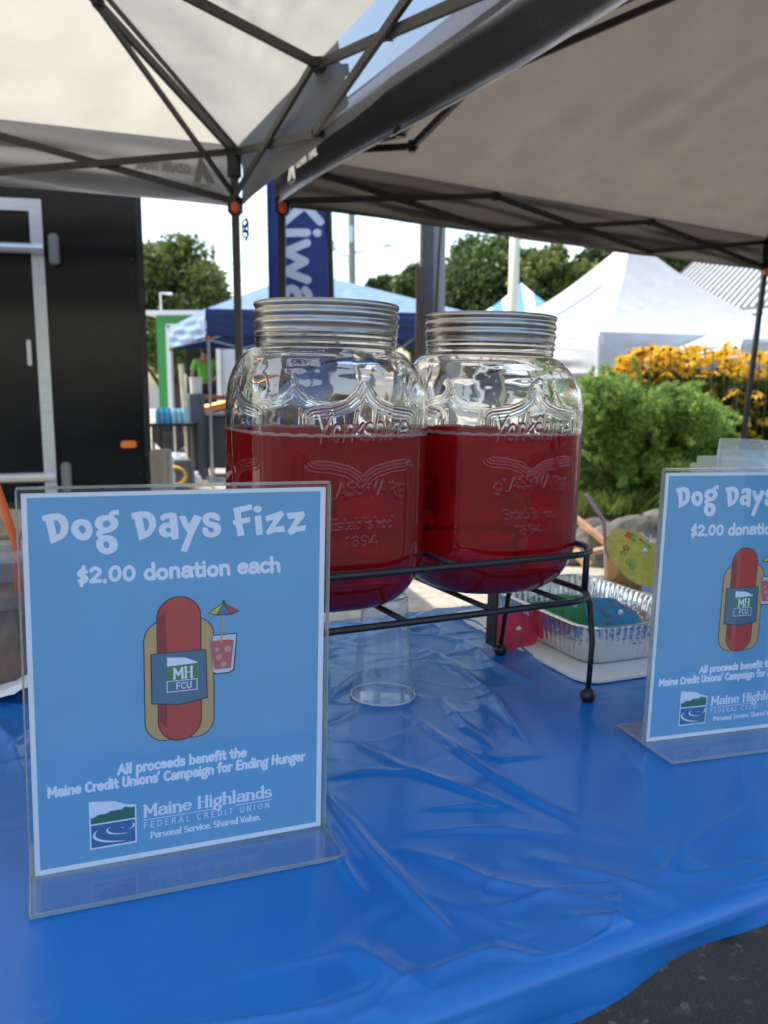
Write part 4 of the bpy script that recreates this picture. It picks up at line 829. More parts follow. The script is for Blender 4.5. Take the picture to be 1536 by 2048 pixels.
FF += [[i*nz_, cb, ((i+1) % nt_)*nz_] for i in range(nt_)]; ni = len(ZI); FF += [[len(VO)+i*ni, len(VO)+((i+1) % len(TI))*ni, cb+1] for i in range(len(TI))]
# join the rims: bridge outer top ring to inner top ring by fan over nearest indices
ot = [(TH[i] % (2*math.pi), i*nz_+nz_-1) for i in range(nt_)]; it = [(TI[i], len(VO)+i*ni+ni-1) for i in range(len(TI))]; ot.sort(); it.sort(); i = j = 0; A_, B_ = len(ot), len(it)
while i < A_ or j < B_:
    a0 = ot[i % A_]; b0 = it[j % B_]; na = ot[(i+1) % A_][0]+(2*math.pi if i+1 >= A_ else 0); nb = it[(j+1) % B_][0]+(2*math.pi if j+1 >= B_ else 0)
    if (i < A_ and na <= nb) or j >= B_: FF.append([a0[1], ot[(i+1) % A_][1], b0[1]]); i += 1
    else: FF.append([a0[1], it[(j+1) % B_][1], b0[1]]); j += 1
me.from_pydata(VV, [], FF); me.polygons.foreach_set('use_smooth', [True]*len(me.polygons))
M_glass = mat('clear_jar_glass', (1, 1, 1), .0, trans=1.0, bump=.0004, bscale=28, detail=1.5); M_glass.node_tree.nodes['Principled BSDF'].inputs['IOR'].default_value = 1.5; M_glass.node_tree.nodes['Principled BSDF'].inputs['Base Color'].default_value = (.985, .995, .99, 1)
me.materials.append(M_glass); me.update()
bm = bmesh.new(); bm.from_mesh(me); bmesh.ops.recalc_face_normals(bm, faces=bm.faces); bm.to_mesh(me); bm.free(); jar_me = me; jar_me.polygons.foreach_set('use_smooth', [True]*len(me.polygons))
# drink
M_drink = mat('red_fizzy_drink', (.5, .012, .016), .25, spec=.0, noise=.12, nscale=14)
_n = M_drink.node_tree; _o = _n.nodes['Material Output']; _gl = _n.nodes.new('ShaderNodeBsdfRefraction'); _gl.inputs['Color'].default_value = (.7, .012, .02, 1); _gl.inputs['IOR'].default_value = 1.05; _gl.inputs['Roughness'].default_value = .05
_mx = _n.nodes.new('ShaderNodeMixShader'); _mx.inputs[0].default_value = .32; _n.links.new(_n.nodes['Principled BSDF'].outputs[0], _mx.inputs[1]); _n.links.new(_gl.outputs[0], _mx.inputs[2]); _n.links.new(_mx.outputs[0], _o.inputs[0])
LZ = .179
ZL = np.concatenate([np.linspace(.0105, .05, 20, endpoint=False), np.linspace(.05, LZ, 40)]); TL = np.linspace(0, 2*math.pi, 160, endpoint=False); TLg, ZLg = np.meshgrid(TL, ZL, indexing='ij')
RL_ = jar_r(TLg, ZLg)-.0037-.004*np.clip(1-(ZLg-.011)/.02, 0, 1); VL = np.stack([RL_*np.cos(TLg), RL_*np.sin(TLg), ZLg], -1).reshape(-1, 3).tolist(); QL = ring_mesh(None, len(TL), len(ZL)).tolist(); nl = len(ZL); cl = len(VL); VL += [[0, 0, .0105], [0, 0, LZ]]
QL += [[i*nl, cl, ((i+1) % len(TL))*nl] for i in range(len(TL))]+[[i*nl+nl-1, ((i+1) % len(TL))*nl+nl-1, cl+1] for i in range(len(TL))]
drink_me = bpy.data.meshes.new('drink'); drink_me.from_pydata(VL, [], QL); drink_me.materials.append(M_drink); bm = bmesh.new(); bm.from_mesh(drink_me); bmesh.ops.recalc_face_normals(bm, faces=bm.faces); bm.to_mesh(drink_me); bm.free()
drink_me.polygons.foreach_set('use_smooth', [len(p.vertices) == 4 for p in drink_me.polygons])
# foam line
fo = MB(); ft_ = np.linspace(0, 2*math.pi, 120, endpoint=False); rr_ = jar_r(ft_, np.full_like(ft_, LZ))-.0055; fo.tube([(rr_[i]*math.cos(ft_[i]), rr_[i]*math.sin(ft_[i]), LZ+.0008+0.0008*math.sin(i*2.1)) for i in range(120)], .0021, 6, closed=True)
foam_me = fo.mesh('foam_ring', mat('pink_foam', (.62, .36, .36), .6), True)
# bubbles
bb = MB(); rb = random.Random(3)
for i in range(260):
    a = rb.uniform(0, 6.283); z = LZ-abs(rb.gauss(0, .05)); z = max(.04, z); q = float(jar_r(np.array([a]), np.array([z]))[0])-.0038; bb.sphere((q*math.cos(a), q*math.sin(a), z), rb.uniform(.00025, .0006), 6)
for i in range(40):
    a = rb.uniform(0, 6.283); z = rb.uniform(.19, .262); q = float(jar_r(np.array([a]), np.array([z]))[0])-.0048; bb.sphere((q*math.cos(a), q*math.sin(a), z), rb.uniform(.0005, .0013), 8, (1, 1, 1.3))
bub_me = bb.mesh('bubbles', mat('pale_bubbles', (.7, .25, .25), .1, trans=.5), True)
# lid
M_zinc = mat('zinc_lid', (.42, .40, .37), .27, .95, noise=.1, nscale=30, bump=.0002, bscale=60)
lp = [(a_, .2795+(b_-.2785)*.87-.0018) for a_, b_ in [(.0, .3145), (.064, .3145), (.066, .3135), (.068, .3145), (.0715, .3148), (.0738, .3135), (.0742, .311), (.0738, .3085), (.0728, .3072), (.0728, .3055), (.074, .3038), (.0748, .3015), (.0748, .2995), (.0738, .2975), (.0728, .296), (.0728, .2945), (.0742, .2925), (.0748, .29), (.0745, .288), (.0733, .2865), (.0733, .281), (.0738, .279), (.0742, .2785), (.0735, .278), (.0728, .2785)]]
lid = MB(); lid.lathe(lp, 360, rip=lambda i, k: (.0006 if (k % 3 == 0) else -.0002) if 5 <= i <= 6 else 0.)
lid_me = lid.mesh('lid', M_zinc, True)
th_l = MB(); th_l.lathe([(.0735, .2732), (.0752, .2748), (.0752, .2757), (.0735, .277)], 120)
for nm, J, yw, lb in (('glass_jar', J1, yawJ-.02, 'embossed glass jar of red drink, left on the rack, nearer the camera'), ('glass_jar', J2, yawJ-.05, 'embossed glass jar of red drink, right on the rack')):
    t = thing(nm, lb, 'jar', M=Tab(J.x, J.y, JZ, yw), group='large drink jars on the rack')
    obj('glass_body', jar_me, t); obj('drink', drink_me, t); obj('foam_ring', foam_me, t); obj('bubbles', bub_me, t)['kind'] = 'stuff'; obj('lid', lid_me, t)

# ------------------------------------------------------------------ wire rack
rk = thing('wire_rack', 'black wrought iron rack with ball feet holding both jars', 'rack', M=Tab(MJ.x, MJ.y, 0, yawJ))
HL, HW, RC = .205, .108, .055
def rrect(hl, hw, rc, z, n=8):
    p = []
    for cx, cy, a in ((hl-rc, hw-rc, 0), (-hl+rc, hw-rc, 90), (-hl+rc, -hw+rc, 180), (hl-rc, -hw+rc, 270)): p += [(x, y, z) for x, y in arc(cx, cy, rc, rc, a, a+90, n)]
    return p
MB().tube(rrect(HL, HW, RC, .129), .0036, 10, closed=True).part('lower_ring', M_iron, rk, True)
MB().tube(rrect(HL, HW, RC, .182), .0036, 10, closed=True).part('upper_ring', M_iron, rk, True)
for x in (-.155, -.055, .052, .15): MB().tube([(x, -HW, .1285), (x, HW, .1285)], .0032, 8).part('cross_bar', M_iron, rk, True)
MB().tube([(0, -HW, .1825), (0, HW, .1825)], .0032, 8).part('cross_bar', M_iron, rk, True)
for sx in (-1, 1):
    for sy in (-1, 1):
        x, y = sx*(HL-.004), sy*(HW-.035); MB().tube([(x, y, .182), (x, y, .129)], .0038, 8).part('upright', M_iron, rk, True)
        fx_, fy_ = sx*.197, sy*.094
        if (sx, sy) == (1, 1): fx_, fy_ = .205, .092
        pts = [(x, y, .129), (x+.006*sx, y+.004*sy, .115), (x+.006*sx, y+.012*sy, .07), (fx_, fy_, .016)]
        lg = MB().tube(pts, [.0038, .0036, .0034, .003], 8).part('leg', M_iron, rk, True)
        MB().sphere((fx_, fy_, .0095), .0092, 14).part('ball_foot', M_iron, lg, True)
MB().box((.192, HW-.012, .072), (.004, .02, .112)).part('flat_brace', M_iron, rk)

# ------------------------------------------------------------------ upturned clear cup
M_clear = thin('clear_cup_plastic', (.93, .96, 1, 1), .05, haze=.1, base=.07)
cup = thing('plastic_cup', 'empty clear plastic cup upside down under the rack', 'cup', M=Tab(.004, .955, .003))
MB().lathe([(.0375, .0), (.0372, .002), (.0362, .003), (.0345, .02), (.031, .06), (.0275, .098), (.0272, .108), (.026, .118), (.024, .1205), (.022, .117), (0, .117)], 64).part('wall', M_clear, cup, True)
MB().tube([(.0375*math.cos(a), .0375*math.sin(a), .001) for a in np.linspace(0, 2*math.pi, 64, endpoint=False)], .0011, 8, closed=True).part('rim', mat('clear_rim', (.75, .8, .86), .15, trans=.5), cup, True)
MB().tube([(.0245*math.cos(a), .0245*math.sin(a), .1195) for a in np.linspace(0, 2*math.pi, 48, endpoint=False)], .0009, 8, closed=True).part('base_ring', mat('clear_base_ring', (.75, .8, .86), .15, trans=.5), cup, True)

# ------------------------------------------------------------------ acrylic signs
M_pane = thin('acrylic_pane', (.98, .99, .99, 1), .02, base=.0)
M_foot = thin('scuffed_acrylic_foot', (.9, .95, .97, 1), .12, haze=.06, base=.01)
M_edge = mat('acrylic_edge', (.7, .74, .72), .15, trans=.75)
M_paper = mat('white_paper', (.84, .85, .93), .6); M_pblue = mat('poster_blue', (.15, .385, .63), .55, noise=.05, nscale=12)
M_letter = mat('poster_pale_lettering', (.8, .82, .95), .6); M_pgreen = mat('poster_green', (.035, .16, .1), .6); M_pdeep = mat('poster_deep_blue', (.045, .16, .36), .6)
M_line = mat('poster_outline', (.02, .02, .05), .6); M_red = mat('poster_red', (.5, .06, .055), .6); M_bun = mat('poster_bun', (.55, .36, .16), .6); M_shirt = mat('poster_slate_blue', (.075, .18, .28), .6)
M_drk = mat('poster_drink_pink', (.5, .13, .13), .6); M_yel = mat('poster_yellow', (.65, .55, .08), .6); M_redd = mat('poster_dark_red', (.28, .03, .045), .6); M_gcup = mat('poster_glass', (.6, .65, .75), .6); M_dblue = mat('poster_umbrella_blue', (.06, .2, .35), .6); M_lg = mat('poster_leaf_green', (.07, .25, .07), .6)
# -- the homography that flattens the photographed poster (mm from its top left corner)
def homog(src, dst):
    A = []
    for (x, y), (u, v) in zip(src, dst):
        A.append([x, y, 1, 0, 0, 0, -u*x, -u*y, -u]); A.append([0, 0, 0, x, y, 1, -v*x, -v*y, -v])
    return np.linalg.svd(np.array(A, float))[2][-1].reshape(3, 3)
HM = homog([(50, 977), (656, 973), (645, 1660), (68, 1763)], [(0, 0), (216, 0), (216, 279), (0, 279)])
def hq(x, y): a = HM @ np.array([x, y, 1]); return (a[0]/a[2], 279-a[1]/a[2])
za = lambda pts: [hq(40+x/4.8, 960+y/4.8) for x, y in pts]; zb_ = lambda pts: [hq(340+x/4.8, 960+y/4.8) for x, y in pts]
def sm(pts, closed=True, k=4):
    """Catmull-Rom through the traced outline"""
    n = len(pts); out = []
    for i in range(n):
        p0, p1, p2, p3 = pts[i-1], pts[i], pts[(i+1) % n], pts[(i+2) % n]
        for j in range(k):
            t = j/k; out.append(tuple(.5*((2*p1[d])+(-p0[d]+p2[d])*t+(2*p0[d]-5*p1[d]+4*p2[d]-p3[d])*t*t+(-p0[d]+3*p1[d]-3*p2[d]+p3[d])*t**3) for d in (0, 1)))
    return out
TITLE = [
 [za([(245, 298), (340, 280), (420, 278), (470, 305), (500, 355), (506, 420), (490, 475), (450, 520), (390, 550), (332, 572), (310, 470), (285, 352), (260, 352)]), za([(362, 340), (400, 348), (425, 380), (430, 420), (418, 470), (388, 484), (375, 410)])],
 [sm(za([(632, 335), (700, 355), (734, 420), (725, 490), (690, 532), (640, 543), (585, 525), (545, 480), (528, 425), (550, 365), (590, 340)])), sm(za([(625, 395), (660, 415), (670, 450), (645, 476), (615, 455), (600, 420)]))],
 [sm(za([(880, 300), (940, 315), (980, 360), (978, 410), (930, 455), (870, 475), (835, 480), (840, 495), (910, 500), (960, 535), (976, 590), (955, 645), (905, 675), (860, 680), (800, 655), (768, 600), (770, 550), (790, 525), (768, 490), (775, 455), (790, 445), (757, 400), (765, 345), (810, 310)])), sm(za([(870, 352), (905, 372), (902, 400), (870, 420), (838, 408), (835, 375)])), sm(za([(868, 555), (893, 578), (893, 605), (875, 622), (848, 612), (838, 585), (845, 562)]))],
 [za([(885, 300), (905, 272), (935, 253), (985, 250), (992, 300), (950, 300), (925, 318), (900, 310)])],
 [za([(1105, 285), (1190, 268), (1260, 268), (1310, 295), (1342, 350), (1344, 410), (1320, 465), (1270, 515), (1220, 535), (1182, 550), (1160, 450), (1135, 340), (1115, 338)]), za([(1212, 328), (1250, 338), (1272, 365), (1278, 405), (1262, 450), (1238, 463), (1226, 400)])],
 [[hq(40+x/4.8, 960+y/4.8) for x, y in [(1385, 315), (1430, 292), (1490, 285), (1530, 292), (1545, 320), (1549, 380), (1555, 440), (1556, 490), (1558, 535), (1500, 550), (1480, 515), (1430, 528), (1385, 505), (1366, 460), (1375, 415), (1415, 385), (1475, 380), (1470, 345), (1440, 345), (1400, 368), (1385, 345)]], sm([hq(40+x/4.8, 960+y/4.8) for x, y in [(1455, 428), (1480, 440), (1480, 470), (1460, 478), (1438, 462), (1438, 440)]])],
 [zb_([(122, 322), (185, 318), (215, 400), (272, 308), (345, 335), (270, 480), (195, 673), (135, 655), (205, 485), (160, 420)])],
 [sm(zb_([(430, 290), (480, 298), (512, 335), (510, 372), (480, 368), (448, 350), (415, 345), (415, 375), (470, 385), (515, 415), (523, 465), (495, 510), (440, 530), (385, 525), (350, 490), (350, 435), (390, 440), (405, 470), (440, 485), (455, 460), (440, 440), (385, 420), (350, 375), (355, 320), (385, 298)]), k=3)],
 [zb_([(640, 250), (815, 217), (822, 268), (712, 292), (718, 352), (800, 342), (803, 388), (722, 405), (748, 515), (680, 524), (662, 412), (640, 415), (636, 372), (658, 366)])],
 [sm(zb_([(872, 232), (905, 245), (910, 275), (880, 300), (845, 290), (832, 262), (845, 238)]))], [zb_([(842, 335), (905, 322), (920, 508), (858, 516)])],
 [zb_([(942, 335), (1105, 283), (1122, 325), (1030, 440), (1120, 428), (1132, 488), (1040, 490), (962, 515), (950, 488), (1025, 368), (955, 388)])],
 [zb_([(1145, 308), (1312, 292), (1320, 335), (1238, 440), (1330, 425), (1322, 478), (1245, 488), (1185, 518), (1152, 488), (1228, 362), (1160, 362)])]]
sx_ = lambda t_: [seg_poly(s) for s in t_]
SUBT = sx_(text_segs('$2.00 donation each', 34, 279-64.2, 11.2, width=147, t=.24, jit=.07, seed=3))
L3 = sx_(text_segs('All proceeds benefit the', 58.5, 279-209.8, 7.4, width=96, t=.26, jit=.06, seed=4)); L4 = sx_(text_segs("Maine Credit Unions' Campaign for Ending Hunger", 10, 279-220, 7.4, width=192, t=.26, jit=.06, seed=5))
SER = sx_(text_segs('Maine Highlands', 76, 279-246.5, 9.2, width=99, t=.19, serif=True)); SER2 = sx_(text_segs('Personal Service. Shared Value.', 81, 279-264.5, 5.0, width=85, t=.19, serif=True))
FED = sx_(text_segs('FEDERAL CREDIT UNION', 76, 279-255.8, 5.0, width=99, t=.12, space=.3))
UND = [[(76, 279-249.5), (130, 279-249.5), (130, 279-248.9), (76, 279-248.9)], [(146, 279-249.5), (175, 279-249.5), (175, 279-248.9), (146, 279-248.9)]]
lx0, lx1, ly0, ly1 = 37.8, 71.2, 279-265.8, 279-228
LOGO_W = [[(lx0, ly1), (lx0+18, ly1-2.3), (lx0+26, ly1-6), (lx1, ly1-7.5), (lx1, ly0), (lx0, ly0)]]
LOGO_G = [[(lx0+1.1, ly0+20)]+[(lx0+1.1+i*2.4, ly1-13+[0, .2, 1.8, 2.0, 1.8, 2.2, 3.6, 3.4, 3.6, 3.2, 5.2, 4.6, 3.8, 4.2][i]) for i in range(14)]+[(lx1-1.1, ly0+20)]]
LOGO_B = [[(lx0+1.1, ly0+1.1), (lx1-1.1, ly0+1.1), (lx1-1.1, ly0+18.8), (lx0+1.1, ly0+18.8)]]
cxl, cyl = lx0+22, ly0+12
def swoosh(cx, cy, rx, ry, a0, a1, w): 
    o_ = arc(cx, cy, rx, ry, a0, a1, 20); i_ = [(cx+(rx-w*math.sin(math.pi*k/20))*math.cos(math.radians(a0+(a1-a0)*k/20)), cy+(ry-w*.6*math.sin(math.pi*k/20))*math.sin(math.radians(a0+(a1-a0)*k/20))) for k in range(21)]; return o_+i_[::-1]
LOGO_S = [swoosh(cxl, cyl-1.5, 20, 7.4, 140, 285, 2.6), swoosh(cxl+1, cyl+1, 11.5, 4.2, 130, 300, 1.9), swoosh(cxl, cyl+2.5, 10, 3.6, -60, 40, 1.4), [(cxl, cyl+1.6), (cxl+2.6, cyl+1.7), (cxl+2.6, cyl+2.1), (cxl, cyl+2.0)]]
# -- generic hot dog (plain, no figure) beside a drink with a paper umbrella
def rr(cx, cy, hx, hy, r, n=8, rot=0.):
    p = [];
    for sx__, sy__, a in ((1, 1, 0), (-1, 1, 90), (-1, -1, 180), (1, -1, 270)): p += arc(cx+sx__*(hx-r), cy+sy__*(hy-r), r, r, a, a+90, n)
    ca, sa = math.cos(rot), math.sin(rot); return [(cx+(x-cx)*ca-(y-cy)*sa, cy+(x-cx)*sa+(y-cy)*ca) for x, y in p]
def grow(cx, cy, hx, hy, r, d, rot=0.): return rr(cx, cy, hx+d, hy+d, r+d, rot=rot)
hx_, hy_ = 104, 279-134
HD_OUT = [grow(hx_-9, hy_-8, 16, 46, 15, .8), grow(hx_+11, hy_-8, 14, 46, 13, .8), grow(hx_, hy_, 15.5, 55, 15.4, .8)]
HD_BUN = [rr(hx_-9, hy_-8, 16, 46, 15), rr(hx_+11, hy_-8, 14, 46, 13)]
HD_SAU_O = [grow(hx_, hy_, 15.5, 55, 15.4, .8)]; HD_SAU = [rr(hx_, hy_, 15.5, 55, 15.4)]
HD_DK = [[(hx_-15.2, hy_-38), (hx_-15.2, hy_+40), (hx_-10, hy_+46), (hx_-8.5, hy_), (hx_-10, hy_-44)]]
HD_BAND_O = [[(hx_-20.8, hy_+13.8), (hx_+19.8, hy_+13.8), (hx_+20.8, hy_-24.5), (hx_, hy_-27.8), (hx_-20.8, hy_-24.8)]]; HD_BAND = [[(hx_-20, hy_+13), (hx_+19, hy_+13), (hx_+20, hy_-23.7), (hx_, hy_-27), (hx_-20, hy_-24)]]
LGW = [[(hx_-9, hy_+10), (hx_+4, hy_+8.8), (hx_+13, hy_+4.6), (hx_+13, hy_+3.8), (hx_+4, hy_+3.5), (hx_-9, hy_+3)], [(hx_-9.5, hy_-8.8), (hx_+13, hy_-8.8), (hx_+13, hy_-8.2), (hx_-9.5, hy_-8.2)], [(hx_-9.5, hy_-17), (hx_+13, hy_-17), (hx_+13, hy_-16.4), (hx_-9.5, hy_-16.4)], [(hx_-9.5, hy_-16.4), (hx_-8.9, hy_-16.4), (hx_-8.9, hy_-8.8), (hx_-9.5, hy_-8.8)], [(hx_+12.4, hy_-16.4), (hx_+13, hy_-16.4), (hx_+13, hy_-8.8), (hx_+12.4, hy_-8.8)]]
LGG = [[(hx_-9.2, hy_-8), (hx_+12.8, hy_-8), (hx_+12.8, hy_+3), (hx_-9.2, hy_+2.4)]]
LGT = sx_(text_segs('MH', hx_-5, hy_-6.8, 8.2, width=15, t=.16, serif=True))+sx_(text_segs('FCU', hx_-3, hy_-15, 5, width=12, t=.16))
gx0, gy1, gy0 = 136, 279-110.5, 279-139
GL_O = [[(gx0-11.5, gy1+.8), (gx0+11.5, gy1+.8), (gx0+9, gy0), (gx0+5, gy0-2), (gx0-5, gy0-2), (gx0-8.6, gy0)]]; GL_W = [[(gx0-10.6, gy1), (gx0+10.6, gy1), (gx0+8, gy0+.6), (gx0+4.6, gy0-1), (gx0-4.6, gy0-1), (gx0-7.6, gy0+.6)]]
GL_D = [[(gx0-8.6, gy1-5)]+arc(gx0, gy1-5, 8.6, 1.2, 180, 0, 8)+[(gx0+6.4, gy0+2), (gx0-6, gy0+2)]]; GL_I = [rr(gx0+4, gy1-11, 2.6, 2.6, 2.5), rr(gx0-2.5, gy1-17, 2.4, 2.2, 2.1), rr(gx0+1, gy1-23, 2.2, 2.2, 2.1), rr(gx0-4, gy1-11, 1.6, 1.6, 1.5)]
UST = [seg_poly((gx0-1, gy1-5, gx0+1, gy1+19, .8))]; ux, uy = gx0+1, gy1+24
UMB_O = [[(ux-12, uy-6.4), (ux, uy+1.2), (ux+12, uy-6.4), (ux+6, uy-8.6), (ux-6, uy-8.4)], rr(ux, uy+1.6, 1, 1.2, .9)]
UMB_Y = [[(ux-11, uy-6.3), (ux-.6, uy+.3), (ux-5.4, uy-7.6)]]; UMB_B = [[(ux-4.8, uy-7.6), (ux, uy+.3), (ux+4.8, uy-7.8)]]; UMB_R = [[(ux+5.4, uy-7.8), (ux+.6, uy+.3), (ux+11, uy-6.3)]]
def make_sign(Bx, By, yaw, label, jit):
    t = thing('sign_holder', label, 'sign', M=Tab(Bx, By, 0, yaw), group='acrylic table signs')
    w, h = .222, .286; px0, pz0 = (w-.216)/2, .0045
    F_ = 0.0                                                       # paper plane local y=0, camera side is -y
    MB().box((w/2, -.0016, h/2+.001), (w, .0014, h-.002)).part('front_pane', M_pane, t)
    MB().box((w/2, .0022, h/2+.001), (w, .0018, h-.002)).part('back_pane', M_pane, t)
    ed = MB(); ed.box((w/2, .0004, h+.0012), (w, .006, .0016), bev=.0005); ed.part('top_edge', M_edge, t)
    for x in (0, w): MB().box((x, .0004, h/2), (.0014, .0056, h), bev=.0004).part('side_edge', M_edge, t)
    fd = .0475
    for s_ in (-1, 1):
        ft__ = MB().box((w/2, s_*fd/2, .0035), (w, fd, .0022)).part('foot', M_foot, t)
        MB().box((w/2, s_*fd, .0035), (w+.0006, .0012, .0028)).part('foot_edge', M_edge, ft__)
        for x in (-.0003, w+.0003): MB().box((x, s_*fd/2, .0035), (.0012, fd-.001, .0027)).part('foot_edge', M_edge, ft__)
    pp = MB().box((px0+.108, .0006, pz0+.1395), (.216, .0006, .279)).part('paper_insert', M_paper, t)
    def place(k): return lambda x, y: (px0+x/1000, .0003-.00005-k*.00007, pz0+y/1000)
    def pr(name, polys, m, k, dy=.25): obj(name, print_mesh(name, polys, m, place(k), dy), pp)
    pr('blue_background', [[(3.6, 3.9), (211.8, 3.9), (211.8, 276), (3.6, 276)]], M_pblue, 1, 4)
    pr('title_lettering', TITLE, M_letter, 2); pr('price_lettering', SUBT, M_letter, 2, .2); pr('small_lettering', L3+L4, M_letter, 2, .2)
    pr('serif_lettering', SER+SER2+UND, M_letter, 2, .12); pr('capital_lettering', FED, M_letter, 2, .12)
    pr('emblem_sky', LOGO_W, M_letter, 2, .2); pr('emblem_hills', LOGO_G, M_pgreen, 3, .2); pr('emblem_lake', LOGO_B, M_pdeep, 3, .5); pr('emblem_ripples', LOGO_S, M_letter, 4, .12)
    pr('bun_outline', HD_OUT, M_line, 2, .3); pr('bun', HD_BUN, M_bun, 3, .3); pr('sausage_outline', HD_SAU_O, M_line, 4, .3); pr('sausage', HD_SAU, M_red, 5, .3); pr('sausage_shade', HD_DK, M_redd, 6, .3)
    pr('sleeve_outline', HD_BAND_O, M_line, 7, .3); pr('sleeve', HD_BAND, M_shirt, 8, .3); pr('sleeve_badge', LGG, M_lg, 9, .3); pr('sleeve_badge_white', LGW, M_letter, 10, .15); pr('sleeve_lettering', LGT, M_letter, 11, .12)
    pr('glass_outline', GL_O, M_line, 2, .2); pr('glass', GL_W, M_gcup, 3, .2); pr('pink_drink', GL_D, M_drk, 4, .2); pr('ice', GL_I, mat('poster_ice', (.6, .3, .3), .6), 5, .2); pr('umbrella_stick', UST, M_bun, 6, .2)
    pr('umbrella_outline', UMB_O, M_line, 7, .15); pr('umbrella_yellow', UMB_Y, M_yel, 8, .15); pr('umbrella_blue', UMB_B, M_dblue, 8, .15); pr('umbrella_red', UMB_R, M_red, 8, .15)
    return t
make_sign(-.248, .5665, .3876, 'acrylic table sign with blue poster, shown whole at left foreground', 0)
make_sign(.2742, .8335, .3107, 'acrylic table sign with blue poster, cut by the right edge beside the foil tray', 0)

# ------------------------------------------------------------------ foil tray, board, umbrellas
yF = math.radians(24.5); dF1 = Vector((math.cos(yF), math.sin(yF), 0)); dF2 = Vector((-math.sin(yF), math.cos(yF), 0))
bd_ = MB(); brd = rrect(.14, .175, .03, 0, 6); n_ = len(brd); bd_.add([(x, y, 0) for x, y, z in brd]+[(x, y, .003) for x, y, z in brd], [tuple(range(n_))[::-1], tuple(range(n_, 2*n_))]+[(i, (i+1) % n_, n_+(i+1) % n_, n_+i) for i in range(n_)])
cB = Vector((.262, 1.018, 0))+dF1*.125+dF2*.165
o = bd_.part('white_board', mat('white_card', (.75, .74, .72), .7, noise=.04, nscale=20)); o.matrix_world = Tab(cB.x, cB.y, .003, yF); tag(o, 'white rounded board under the foil tray', 'board')
M_foil = mat('aluminium_foil', (.78, .78, .78), .22, 1., bump=.0016, bscale=70, detail=3)
fc = Vector((.266, 1.052, 0))+dF1*.10+dF2*.135
ftm = thing('foil_tray', 'crimped aluminium foil tray on the white board', 'tray', M=Tab(fc.x, fc.y, .0065, yF))
def tray_ring(hx, hy, rc, z, amp, N=560):
    base = np.array(rrect(hx, hy, rc, z, 12)); d = np.r_[0, np.cumsum(np.linalg.norm(np.roll(base, -1, 0)-base, axis=1))]; L_ = d[-1]; s_ = np.linspace(0, L_, N, endpoint=False); b2 = np.vstack([base, base[:1]])
    x = np.interp(s_, d, b2[:, 0]); y = np.interp(s_, d, b2[:, 1]); tx = np.roll(x, -1)-np.roll(x, 1); ty_ = np.roll(y, -1)-np.roll(y, 1); ln = np.hypot(tx, ty_); nx, ny = ty_/ln, -tx/ln
    k = np.arange(N); w = amp*(np.sin(k*2*math.pi/7)*1.0)*(1+.3*np.sin(k*.11)); return np.stack([x+nx*w, y+ny*w, np.full(N, z)+amp*.3*np.sin(k*.37)], -1)
rings = [tray_ring(.088, .123, .03, .0, 0), tray_ring(.091, .126, .03, .006, .0006), tray_ring(.0945, .1295, .031, .025, .0011), tray_ring(.0975, .1325, .032, .045, .0012), tray_ring(.1, .135, .033, .052, .0005), tray_ring(.1, .135, .033, .0545, .0), tray_ring(.106, .141, .036, .0555, .0003), tray_ring(.1075, .1425, .037, .0535, .0002)]
N_ = 560; V = np.concatenate(rings); I = np.arange(len(rings)*N_).reshape(len(rings), N_); J = np.roll(I, -1, axis=1); Q = np.stack([I[:-1], J[:-1], J[1:], I[1:]], -1).reshape(-1, 4)
VV = V.tolist(); FF = Q.tolist(); FF.append(list(range(N_))[::-1]); me = bpy.data.meshes.new('tray_wall'); me.from_pydata(VV, [], FF); me.materials.append(M_foil); me.polygons.foreach_set('use_smooth', [len(p.vertices) == 4 for p in me.polygons]); obj('tray_wall', me, ftm)
